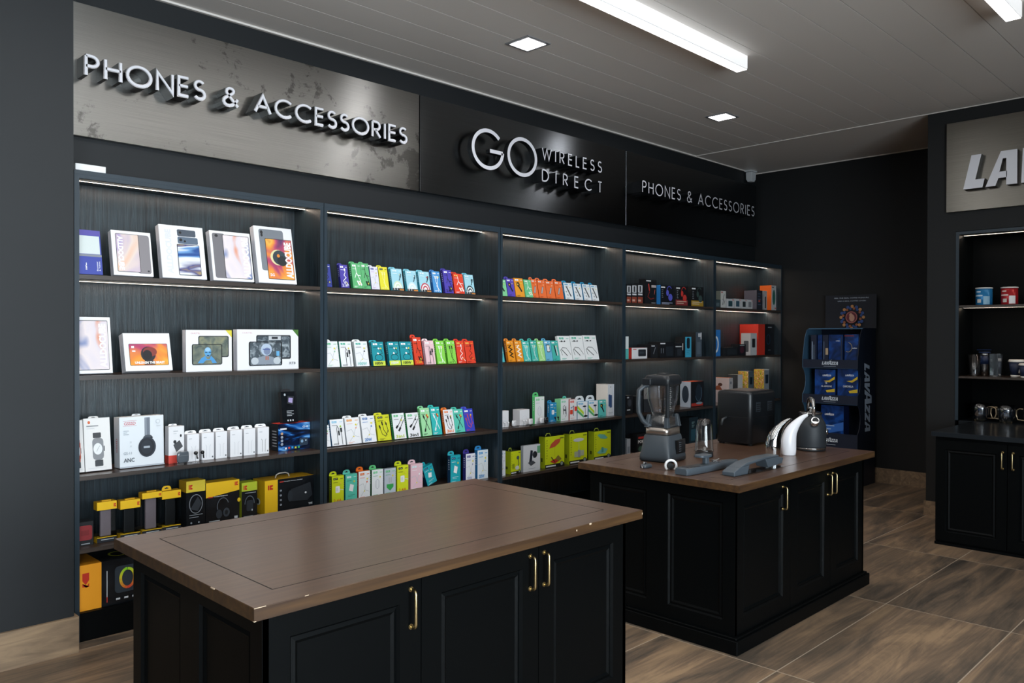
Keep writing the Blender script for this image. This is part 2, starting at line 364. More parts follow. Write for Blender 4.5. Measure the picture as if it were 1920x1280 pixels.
# ceiling lamps
emis('opal', (1, 1, 1), .55)
def linear(x1, y, label):
    e = tag(empty('linear_ceiling_light', (x1, y, ZC)), label, 'ceiling light', 'long box ceiling lights')
    mb = MB(); L = 4.88; mb.box(-L, -.044, -.092, 0, .044, 0, 'opal'); mb.build('housing', e, .002, 1)
    mb = MB(); mb.box(-L+.004, -.04, -.098, -.002, .04, -.092, M('e8e8e8', .4)); mb.poly([(-L+.004, -.04, -.0985), (-L+.004, .04, -.0985), (-.002, .04, -.0985), (-.002, -.04, -.0985)], 'lamp_white'); mb.build('diffuser', e)
linear(5.262, 2.93, 'long white box light on the ceiling above the tables, glowing underneath')
linear(5.56, 1.30, 'long white box light mostly out of view at the top right corner of the ceiling')
for (x, y, lb) in ((3.985, 3.835, 'square recessed downlight in the ceiling, the nearer one left of the long light'), (6.55, 3.845, 'square recessed downlight in the ceiling, the farther one towards the corner')):
    e = tag(empty('downlight', (x, y, ZC)), lb, 'ceiling light', 'square downlights')
    mb = MB(); a, b_ = .112, .088
    for q in ((-a, -a, -.006, a, -b_, .0), (-a, b_, -.006, a, a, .0), (-a, -b_, -.006, -b_, b_, .0), (b_, -b_, -.006, a, b_, .0)): mb.box(*q, M('8e8f92', .4, .3))
    mb.build('frame', e)
    mb = MB(); mb.box(-b_, -b_, -.0075, b_, b_, -.001, M('e8e8e8', .4)); mb.poly([(-b_, -b_, -.008), (-b_, b_, -.008), (b_, b_, -.008), (b_, -b_, -.008)], 'lamp_down'); mb.build('diffuser', e)
# motion sensor in the corner
e = tag(empty('motion_sensor', (8.93, 4.845, ZC)), 'small white motion sensor hanging under the ceiling in the far corner', 'sensor')
mb = MB(); mb.box(-.075, -.04, -.018, .075, .05, 0, M('c9cdd0', .5)); mb.build('mounting_plate', e, .003)
mb = MB(); mb.loft([[(x*s_, y*s_-.0, z) for x, y in ((-.05, -.035), (.05, -.035), (.05, .04), (-.05, .04))] for z, s_ in ((-.018, .9), (-.03, 1.08), (-.105, 1.0), (-.135, .7))], M('c9cdd0', .5), False); mb.build('sensor_head', e, .004)

# ------------------------------------------------------------------ bookcases
YS = 4.543; YBK = 4.868
XD = [1.345, 2.825, 4.417, 6.016, 7.606, 9.132]
SH = {1: (1.894, 1.916), 2: (1.366, 1.388), 3: (.842, .864), 4: (.462, .484), 5: (.13, .15)}
names = ['first', 'second', 'third', 'fourth', 'fifth']
for i in range(5):
    xa, xb = XD[i]+.002, XD[i+1]-.002; W = xb-xa; t = .024
    e = tag(empty('bookcase', ((xa+xb)/2, YS, 0)), 'tall black oak bookcase with lit brown shelves, %s from the left along the sign wall' % names[i], 'bookcase', 'built-in black bookcases under the signs')
    h = W/2; dpt = YBK+.018-YS
    for s_ in (-1, 1):
        mb = MB(); x0, x1_ = (-h, -h+t) if s_ < 0 else (h-t, h)
        mb.box(x0, 0, 0, x1_, dpt, 2.435, 'black_oak', front='stile_paint'); mb.build('side_panel', e)
    mb = MB(); mb.box(-h+t, YBK-YS, .1, h-t, dpt, 2.435, 'black_oak'); mb.build('back_panel', e)
    mb = MB(); mb.box(-h, -.001, 2.435, h, dpt, 2.457, 'black_oak', front='stile_paint'); mb.box(-h+t, .0, 2.415, h-t, .018, 2.435, 'black_oak', front='stile_paint'); mb.build('top_panel', e)
    mb = MB(); mb.box(-h+t, .004, 0, h-t, .022, .13, 'black_lacquer'); mb.build('plinth', e)
    for k, (a, b_) in SH.items():
        mb = MB(); mb.box(-h+t, .001, a, h-t, YBK-YS, b_, 'shelf_wood' if k < 5 else 'black_lacquer', front='shelf_edge' if k < 5 else None); mb.build('shelf', e)
    for z in (2.435, SH[1][0], SH[2][0]):
        mb = MB(); mb.box(-h+t+.003, .179, z-.0035, h-t-.003, .190, z, M('c8c8c4', .4)); mb.poly([(-h+t+.003, .180, z-.004), (-h+t+.003, .189, z-.004), (h-t-.003, .189, z-.004), (h-t-.003, .180, z-.004)], 'led_warm'); mb.build('led_strip', e)
mb = MB(); e = tag(empty('led_driver', (1.42, 4.66, 2.457)), 'small white lamp driver box lying on top of the first bookcase', 'lamp driver')
mb.box(-.05, -.06, 0, .10, .06, .045, M('f4f4f4', .4)); mb.build('housing', e, .002, 1)
mb = MB(); mb.box(.1, -.02, .012, .104, .02, .03, M('bbbbbb', .4)); mb.build('end_cap', e)

# ------------------------------------------------------------------ sign lettering (stroke alphabet)
def arcp(cx, cy, rx, ry, a0, a1, n=20): return [(cx+rx*math.cos(R(a0+(a1-a0)*i/n)), cy+ry*math.sin(R(a0+(a1-a0)*i/n))) for i in range(n+1)]
_S = arcp(.25, .755, .21, .235, 35, 270, 16) + arcp(.25, .265, .24, .255, 88, -150, 16)
AL = {
 'P': (.5, [[(0, 0), (0, 1)], [(0, 1), (.22, 1)] + arcp(.22, .74, .26, .26, 90, -90, 14) + [(0, .48)]]),
 'R': (.54, [[(0, 0), (0, 1)], [(0, 1), (.22, 1)] + arcp(.22, .74, .26, .26, 90, -90, 14) + [(0, .48)], [(.2, .48), (.52, 0)]]),
 'H': (.62, [[(0, 0), (0, 1)], [(.62, 0), (.62, 1)], [(0, .54), (.62, .54)]]),
 'O': (1.0, [('c', arcp(.5, .5, .5, .5, 0, 360, 44)[:-1])]),
 'N': (.68, [[(0, 0), (0, 1), (.68, 0), (.68, 1)]]),
 'E': (.44, [[(.44, 0), (0, 0), (0, 1), (.44, 1)], [(0, .53), (.42, .53)]]),
 'S': (.49, [_S]),
 'A': (.82, [[(0, 0), (.41, 1), (.82, 0)], [(.15, .34), (.67, .34)]]),
 'C': (.86, [arcp(.5, .5, .5, .5, 46, 314, 32)]),
 'G': (1.0, [arcp(.5, .5, .5, .5, 42, 357, 40), [(1.0, .47), (.56, .47)]]),
 'I': (.02, [[(0.01, 0), (0.01, 1)]]),
 'W': (1.05, [[(0, 1), (.27, 0), (.525, .95), (.78, 0), (1.05, 1)]]),
 'L': (.4, [[(0, 1), (0, 0), (.4, 0)]]),
 'D': (.72, [[(0, 0), (0, 1)], [(0, 1), (.22, 1)] + arcp(.22, .5, .5, .5, 90, -90, 22) + [(0, 0)]]),
 'T': (.46, [[(0, 1), (.46, 1)], [(.23, 0), (.23, 1)]]),
 '&': (.72, [[(.74, 0), (.19, .68), (.155, .78), (.18, .9), (.26, .98), (.36, 1), (.46, .97), (.52, .88), (.51, .78), (.43, .68), (.12, .44), (.03, .32), (.02, .2), (.07, .08), (.17, .01), (.3, 0), (.43, .04), (.55, .14), (.66, .30), (.72, .42)]]),
}
def sign_text(parent, s, x0, x1, z0, h, wd, y, depth, face, rim=None, body='14171a', gapw=.34):
    """letters from x0 to x1 in world, baseline z0; each letter is one part"""
    px, pz = parent.location.x, parent.location.z; ox, oy = px, parent.location.y
    nat = sum((AL[c][0] if c != ' ' else gapw) for c in s)*h; gap = ((x1-x0)-nat)/(len(s)-1)
    x = x0
    for c in s:
        if c == ' ': x += gapw*h+gap; continue
        mb = MB()
        for st in AL[c][1]:
            cl = st[0] == 'c'; pts = st[1] if cl else st
            q = [(px_*h, pz_*(h-wd)+wd/2) for px_, pz_ in pts]
            if not cl:  # extend butt ends a little so joints close
                q = [Vector(p) for p in q]
            for lay, (ww, yy, dd, ff) in enumerate(((wd, 0, depth, rim or face),) + (((wd*.62, -.004, .006, face),) if rim else ())):
                for (a, b_) in ribbon(q, ww, cl):
                    P = [a[1], b_[1], b_[0], a[0]]
                    i = len(mb.v)
                    mb.v += [(p.x, yy, p.y) for p in P] + [(p.x, yy+dd, p.y) for p in P]
                    sd = mb.mi(body if lay == 0 else face)
                    for f_, m_ in (((0, 1, 2, 3), mb.mi(ff)), ((7, 6, 5, 4), sd), ((1, 0, 4, 5), sd), ((3, 2, 6, 7), sd), ((0, 3, 7, 4), sd), ((2, 1, 5, 6), sd)):
                        mb.f.append(tuple(i+k for k in f_)); mb.m.append(m_); mb.sm.append(False)
        mb.build('letter', parent, loc=(x-ox, y-oy, z0-pz))
        x += AL[c][0]*h+gap
ACR = M('e4e4ea', .35); CHR = M('c9ccd2', .16, 1.0); BLK = M('0c0d0f', .35, 0, 0, .25)
MATS['acr'] = ACR; MATS['chrome'] = CHR; MATS['gloss_black'] = BLK
YP = 4.855
def panel(name, xa, xb, mat, label):
    e = tag(empty(name, ((xa+xb)/2, YP, 2.705)), label, 'sign')
    mb = MB(); mb.box(-(xb-xa)/2, 0, 0, (xb-xa)/2, .045, .735, mat); mb.build('panel', e, .0015, 1); return e
e = panel('wall_sign', 1.32, 3.852, 'brushed_steel', 'stained brushed steel sign with raised letters reading PHONES & ACCESSORIES, nearest the pillar')
YT = 4.745
sign_text(e, 'PHONES & ACCESSORIES', on_y(161, 130, YT).x, on_y(762, 250, YT).x, 3.005, .128, .021, YT, YP-YT, ACR, rim=CHR, body='gloss_black')
e = panel('wall_sign', 3.862, 6.445, 'dark_steel', 'dark metal sign with white letters reading GO WIRELESS DIRECT')
GO0, GO1 = on_y(887, 290, YT).x, on_y(1005, 300, YT).x
sign_text(e, 'GO', GO0+.0, GO1-.0, 2.945, .33, .03, YT, .05, ACR, body='gloss_black')
sign_text(e, 'WIRELESS', on_y(1017, 290, YT).x, on_y(1128, 316, YT).x, 3.128, .108, .012, YT, YP-YT, ACR, body='gloss_black')
sign_text(e, 'DIRECT', on_y(1017, 330, YT).x, on_y(1128, 350, YT).x, 2.94, .108, .012, YT, YP-YT, ACR, body='gloss_black')
e = panel('wall_sign', 6.455, 9.08, 'dark_steel', 'dark metal sign with thin pale letters reading PHONES & ACCESSORIES, farthest along the wall')
sign_text(e, 'PHONES & ACCESSORIES', on_y(1205, 355, YT).x, on_y(1414, 395, YT).x, 3.03, .122, .012, YT, YP-YT, ACR, body='gloss_black')

# heavy slanted letters of the coffee brand: unit height, slant included
sl = .22
def SLN(pts): return [(x+sl*z, z) for x, z in pts]
LZ = {
 'L': (.56, [SLN([(0, 0), (.52, 0), (.52, .26), (.27, .26), (.27, 1), (0, 1)])]),
 'A': (.74, [[(0-.0, 0), (.27, 0), (.33, .2), (.33, .2), (.40, 1), (.42, 1), (.3, 1)], []]),
 'Z': (.62, [SLN([(0, 0), (.6, 0), (.6, .24), (.3, .24), (.6, .78), (.6, 1), (.0, 1), (.0, .76), (.27, .76), (0, .22)])]),
}
def lava(face_draw, x0, z0, h, big=1.36):
    """draws the seven letters through face_draw(list of (x,z)); returns total width"""
    x = x0
    def G(pts, hh, dz=0): face_draw([(x+px_*hh, z0+dz+pz_*hh) for px_, pz_ in pts])
    def A(hh, dz=0, wk=.84):
        G([(0, 0), (.26, 0), (.34, .22), (.34, .38), (.36, .38), (.45, .78), (.50, 1), (.40, 1)], hh, dz)
        G([(.34, .22), (.56, .22), (.56, .4), (.34, .4)], hh, dz)
        G([(.54, 0), (.82, 0), (.82, 1), (.50, 1), (.45, .78), (.54, .78)], hh, dz)
    G(LZ['L'][1][0], h); x += .60*h
    A(h); x += .74*h
    G([(.22, 1), (.50, 1), (.46, .42), (.72, 1), (.98, 1), (.46, 0), (.18, 0)], h); x += .66*h
    A(h*big, -.0*h); x += .92*h*big*.86
    G(LZ['Z'][1][0], h); x += .66*h
    G(LZ['Z'][1][0], h); x += .66*h
    A(h); x += .84*h
    return x-x0

# ------------------------------------------------------------------ coffee wall: sign, niche shelves, base cabinet
e = tag(empty('wall_sign', (XL-.035, 1.45, 2.70)), 'brushed steel sign with chunky white letters starting LA on the coffee wall', 'sign')
brushed('coffee_steel', '8f8d86', .34, .6)
mb = MB(); mb.box(0, -.88, 0, .035, .87, .78, 'coffee_steel'); mb.build('panel', e, .0015, 1)
def letter_solid(poly_list, y0, z0):
    for pts in poly_list:
        mb = MB()
        # x of glyph runs towards -Y
        P = [(-x, z) for x, z in pts]; i = len(mb.v); k = len(P); d = .07
        mb.v += [(-d, y, z) for y, z in P] + [(0, y, z) for y, z in P]
        mb.f.append(tuple(range(k))); mb.m.append(mb.mi(ACR)); mb.sm.append(False)
        for q in range(k):
            r_ = (q+1) % k; mb.f.append((q, k+q, k+r_, r_)); mb.m.append(mb.mi(BLK)); mb.sm.append(False)
        mb.build('letter', e, loc=(0, y0, z0))
YY = [2.165-1.45]
acc = []
lava(lambda p: acc.append(p), 0, 0, .285, big=1.25)
groups = [[0], [1, 2, 3], [4], [5, 6, 7], [8], [9], [10, 11, 12]]
for g in groups:
    mb = MB(); d = .07
    for gi in g:
        P = [(-x, z) for x, z in acc[gi]]; i = len(mb.v); k = len(P)
        mb.v += [(-d, y, z) for y, z in P] + [(0, y, z) for y, z in P]
        mb.f.append(tuple(i+q for q in range(k))); mb.m.append(mb.mi(ACR)); mb.sm.append(False)
        for q in range(k):
            r_ = (q+1) % k; mb.f.append((i+q, i+k+q, i+k+r_, i+r_)); mb.m.append(mb.mi(BLK)); mb.sm.append(False)
    mb.build('letter', e, loc=(0, YY[0], 2.875-2.70))
NT = empty('niche_shelving', (XL, 1.43, .80)); tag(NT, 'black recessed shelf unit with two lit shelves in the coffee wall', 'shelf unit')
def nb(name, x0, y0, z0, x1, y1, z1, mat, front=None, **k):
    mb = MB(); mb.box(x0-XL, y0-1.43, z0-.80, x1-XL, y1-1.43, z1-.80, mat, left=front); return mb.build(name, NT, **k)
nb('side_panel', XL-.008, 2.222, .874, XL+.40, 2.248, 2.50, 'black_lacquer', 'stile_paint'); nb('side_panel', XL-.008, .63, .874, XL+.40, .655, 2.50, 'black_lacquer')
nb('back_panel', XL+.402, .63, .874, XL+.43, 2.248, 2.52, 'black_lacquer'); nb('top_panel', XL-.008, .63, 2.50, XL+.40, 2.248, 2.525, 'black_lacquer', 'stile_paint')
for z in (1.862, 1.243):
    nb('shelf', XL+.002, .655, z, XL+.40, 2.222, z+.018, 'shelf_wood', 'shelf_edge')
for z in (2.50, 1.862): 
    mb = MB(); xa_, zz = .10, z-.80; mb.box(xa_, .66-1.43, zz-.0035, xa_+.01, 2.215-1.43, zz, M('c8c8c4', .4)); mb.poly([(xa_+.002, .66-1.43, zz-.004), (xa_+.002, 2.215-1.43, zz-.004), (xa_+.008, 2.215-1.43, zz-.004), (xa_+.008, .66-1.43, zz-.004)], 'led_warm'); mb.build('led_strip', NT)
# base cabinet
YC0, YC1 = .35, 2.09
BC = tag(empty('base_cabinet', (6.74, 1.22, 0)), 'black base cabinet with brass pulls under the coffee shelves', 'cabinet')
def cb(name, x0, y0, z0, x1, y1, z1, mat, par=BC, **k):
    mb = MB(); mb.box(x0-6.74, y0-1.22, z0, x1-6.74, y1-1.22, z1, mat); return mb.build(name, par, **k)
cb('body', 6.76, YC0, .0, XL, YC1, .835, 'black_lacquer')
cb('counter_top', 6.715, YC0-.02, .835, XL+.40, YC1+.02, .872, M('17191b', .22), bevel=.003) if False else None
mb = MB(); mb.box(6.715-6.74, YC0-.02-1.22, .835, XL-6.74, YC1+.02-1.22, .872, M('22262a', .2)); mb.box(XL-6.74, .655-1.22, .835, XL+.40-6.74, 2.222-1.22, .872, M('22262a', .2)); mb.build('counter_top', BC, .002, 1)
cb('plinth', 6.74, YC0, 0, 6.76, YC1, .02, 'black_lacquer')
def door_mb(w_, h_, frame=.065, t=.02, mat='black_lacquer'):
    """door lying in the x-z plane, front at y=0 facing -y, origin bottom-left"""
    mb = MB(); st = [(0, 0), (frame, 0), (frame+.008, .010), (frame+.020, .006), (frame+.03, .012)]
    L = [[(i_, y_, i_), (w_-i_, y_, i_), (w_-i_, y_, h_-i_), (i_, y_, h_-i_)] for i_, y_ in st]
    for a, b_ in zip(L, L[1:]):
        for q in range(4):
            r_ = (q+1) % 4; mb.poly([a[q], a[r_], b_[r_], b_[q]], mat)
    mb.poly(L[-1], mat)
    B = [(0, t, 0), (w_, t, 0), (w_, t, h_), (0, t, h_)]
    for q in range(4):
        r_ = (q+1) % 4; mb.poly([L[0][r_], L[0][q], B[q], B[r_]], mat)
    mb.poly(B[::-1], mat)
    return mb
MATS['brass'] = M('cdb98a', .28, 1.0)
def handle(par, x, z, L=.128):
    mb = MB(); r = .0055
    P = [(x, -.002, z), (x, -.018, z)] + [(x, -.018-.012*math.sin(R(a)), z+.012*(1-math.cos(R(a)))) for a in (30, 60, 90)]
    P = P + [(x, -.030, z+L/2)] + [(p[0], p[1], z+L-(p[2]-z)) for p in reversed(P)]
    mb.tube(P, r, 'brass', 10)
    for zz in (z, z+L): mb.tube([(x, 0, zz), (x, -.006, zz)], .009, 'brass', 12)
    return mb.build('handle', par)
for ya, yb, hy in ((2.085, 1.60, 1.628), (1.595, 1.11, 1.56), (1.105, .62, .66)):
    w_ = ya-yb; o = door_mb(w_, .775, .07).build('door', BC, loc=(6.74-6.74, ya-1.22, .035), rot=(0, 0, R(-90)))
    handle(o, ya-hy, .60, .12)

# ------------------------------------------------------------------ island tables
TZ = .862; TH = .037
def island(name, x0, x1, label, doors, handles, side_split):
    y0, y1 = (2.028, 3.086) if x0 < 2 else (2.02, 3.064)
    ov = .05; e = tag(empty(name, ((x0+x1)/2, (y0+y1)/2, 0)), label, 'table', 'black islands with stained wood tops')
    cx, cy = (x0+x1)/2, (y0+y1)/2; X0, X1, Y0, Y1 = x0-cx, x1-cx, y0-cy, y1-cy
    mb = MB(); i_ = .115; g = .005; zt = TZ; zb = TZ-TH
    # top with an inlaid groove frame
    def ringz(a, z): return [(X0+a, Y0+a, z), (X1-a, Y0+a, z), (X1-a, Y1-a, z), (X0+a, Y1-a, z)]
    c = .002
    LL = [(ringz(0, zb), ringz(0, zt-c), 'edge_wood'), (ringz(0, zt-c), ringz(c, zt), 'edge_wood'), (ringz(c, zt), ringz(i_, zt), 'table_wood'), (ringz(i_, zt), ringz(i_+g/2, zt-.0006), M('120c08', .7)), (ringz(i_+g/2, zt-.0006), ringz(i_+g, zt), M('120c08', .7))]
    for a, b_, mt in LL:
        for q in range(4): r_ = (q+1) % 4; mb.poly([a[q], a[r_], b_[r_], b_[q]], mt)
    mb.poly(ringz(i_+g, zt), 'table_wood'); mb.poly(ringz(0, zb)[::-1], 'edge_wood')
    top = mb.build('table_top', e)
    mb = MB(); rr = random.Random(int(x0*10))
    cm = M('d6c0a4', .7)
    for k in range(0):
        s_ = rr.uniform(.004, .012); xx = X0+rr.uniform(.02, x1-x0-.04); mb.box(xx, Y0-.0006, zt-.005, xx+s_, Y0+.004, zt+.0004, cm)
    if x0 < 2:
        for q in ((X0+.0, Y0-.0006, zt-.0015, X0+.035, Y0+.001, zt+.0003), (X0-.0006, Y0+.24, zt-.003, X0+.002, Y0+.265, zt+.0003), (X0-.0006, Y0-.0006, zb-.0003, X0+.006, Y0+.006, zb+.002), (X0+.155, Y0-.0006, zt-.0015, X0+.167, Y0+.001, zt+.0003), (X0+1.34, Y0-.0006, zt-.018, X0+1.345, Y0+.002, zt-.012), (X0+1.42, Y0-.0006, zt-.006, X0+1.432, Y0+.002, zt+.0004), (X1-.004, Y0-.0006, zt-.02, X1+.0006, Y0+.004, zt-.012)):
            mb = MB(); mb.box(*q, cm); mb.build('chipped_edge', e)
        mb = MB()
    mb.build('chipped_edge', e) if mb.v else None
    bx0, bx1, by0, by1 = X0+ov, X1-ov, Y0+ov, Y1-ov
    mb = MB(); mb.box(bx0+.02, by0+.02, .08, bx1-.02, by1, zb-.0005, 'black_lacquer'); mb.build('body', e)
    # plinth with a stepped top
    mb = MB(); p = .03
    for a, z0_, z1_ in ((p, 0, .072), (p-.012, .072, .084)):
        mb.loft([[(bx0-a, by0-a, z), (bx1+a, by0-a, z), (bx1+a, by1+a, z), (bx0-a, by1+a, z)] for z in (z0_, z1_)], 'black_lacquer', False)
    mb.build('plinth', e, .003, 1)
    for s_, xa in ((-1, bx0), (1, bx1)):
        w_ = (by1-by0); 
        for j in range(2):
            ya = by0 + j*w_/2
            dm = door_mb(w_/2, zb-.084, .07, .02)
            if s_ < 0: dm.build('side_panel', e, loc=(xa, ya+w_/2, .084), rot=(0, 0, R(-90)))
            else: dm.build('side_panel', e, loc=(xa, ya, .084), rot=(0, 0, R(90)))
    for (a, b_), hx in zip(doors, handles):
        o = door_mb(b_-a-.003, zb-.084-.004, .085 if b_-a > .5 else .07).build('door', e, loc=(a-cx+.0015, by0, .086))
        handle(o, hx-a, zb-.084-.17, .122)
    return e
yb = 2.028+.05
d1 = on_y(790, 1060, yb).x; d2 = on_y(1010, 1045, yb).x
island('island_table', 1.046, 2.820, 'nearest black island table with an empty dark wood top', [(1.096, d1), (d1, d2), (d2, 2.77)], [on_y(779, 1170, yb-.03).x, on_y(1003, 1100, yb-.03).x, on_y(1029, 1100, yb-.03).x], None)
yb = 2.07
d1 = on_y(1482, 980, yb).x; d2 = on_y(1557, 980, yb).x
island('island_table', 3.620, 5.348, 'farther black island table carrying the blender, kettle and soap dispensers', [(3.67, d1), (d1, d2), (d2, 5.298)], [on_y(1476, 950, yb-.03).x, on_y(1560, 920, yb-.03).x, on_y(1569, 920, yb-.03).x], None)
# ------------------------------------------------------------------ shelf goods
def TT_(T): return T+.006
class Row:
    """a shelf row: zoomed photo crop (ox, oy, scale), height of the shelf, depth of the goods' front behind the shelf edge"""
    def __init__(s, ox, oy, sc, z, dy, where, group, tilt=12, T=.025):
        s.ox, s.oy, s.sc, s.z, s.y, s.where, s.group, s.tilt, s.T = ox, oy, sc, z+.0008, YS+dy, where, group, tilt, T; s.used = []
    def place(s, L, Rr, b, t, tilt=None, T=None, dy=0):
        """footprint from the picture: left/right edge and height of the front"""
        y = s.y+dy; v = s.oy+b/s.sc
        p0 = on_y(s.ox+L/s.sc, v, y); p1 = on_y(s.ox+Rr/s.sc, v, y)
        x0, x1 = p0.x, p1.x
        for (a, b_, ya, yb) in s.used:
            if y < yb and ya < y+TT_(T or s.T):
                if a < x0 < b_+.0012: x0 = min(b_+.0012, x1-.01)
                if a-.0012 < x1 < b_ and x0 < a: x1 = max(a-.0012, x0+.01)
        for q in range(5):
            if XD[q] < (x0+x1)/2 < XD[q+1]: x0 = max(x0, XD[q]+.0285); x1 = min(x1, XD[q+1]-.0285)
        s.used.append((x0, x1, y, y+TT_(T or s.T))); p0.x, p1.x = x0, x1
        w_ = p1.x-p0.x; h = (b-t)/s.sc*dep(((p0.x+p1.x)/2, y, s.z))/FPX
        tl = R(s.tilt if tilt is None else tilt); h /= math.cos(tl) if abs(tl) < 1.2 else 1
        TT = min(T or s.T, YBK-.006-y-h*math.sin(max(0, tl)) if not dy else YBK-.004-y-h*math.sin(max(0, tl)))
        return Vector(((p0.x+p1.x)/2, y, s.z+TT*math.sin(tl))), w_, h, TT, -tl

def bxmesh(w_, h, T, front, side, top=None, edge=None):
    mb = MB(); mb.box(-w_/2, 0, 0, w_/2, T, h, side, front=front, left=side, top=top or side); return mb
def fr(mb, w_, h): return Face(mb, (-w_/2, 0, 0), (1, 0, 0), (0, 0, 1), w_, h)
def lf(mb, w_, h, T): return Face(mb, (-w_/2, T, 0), (0, -1, 0), (0, 0, 1), T, h)
def tf(mb, w_, h, T): return Face(mb, (-w_/2, 0, h), (1, 0, 0), (0, 1, 0), w_, T)
def put(mb, row, pl, name, label, cat, rz=0, bevel=0, extra=None):
    loc, w_, h, T, rx = pl
    e = mb.build(name, None, bevel, 1, loc=loc, rot=(rx, 0, rz))
    tag(e, label + (', ' + row.where if row.where else ''), cat, row.group); return e
WH, GY, BK, NV = 'f3f3f5', '8d9298', '15181b', '1d2a5c'
def logo(F, c, x=.12, y=.86, w_=.36, hh=.075, bgc=None):
    if bgc: F.rect(x-.03, y-.02, x+w_+.04, y+hh+.025, bgc)
    F.rect(x, y, x+w_*.44, y+hh, c); F.rect(x+w_*.52, y, x+w_, y+hh, c)
    F.rect(x+w_*.12, y+hh*.42, x+w_*.32, y+hh*.58, bgc or WH); F.rect(x+w_*.62, y+hh*.42, x+w_*.82, y+hh*.58, bgc or WH)
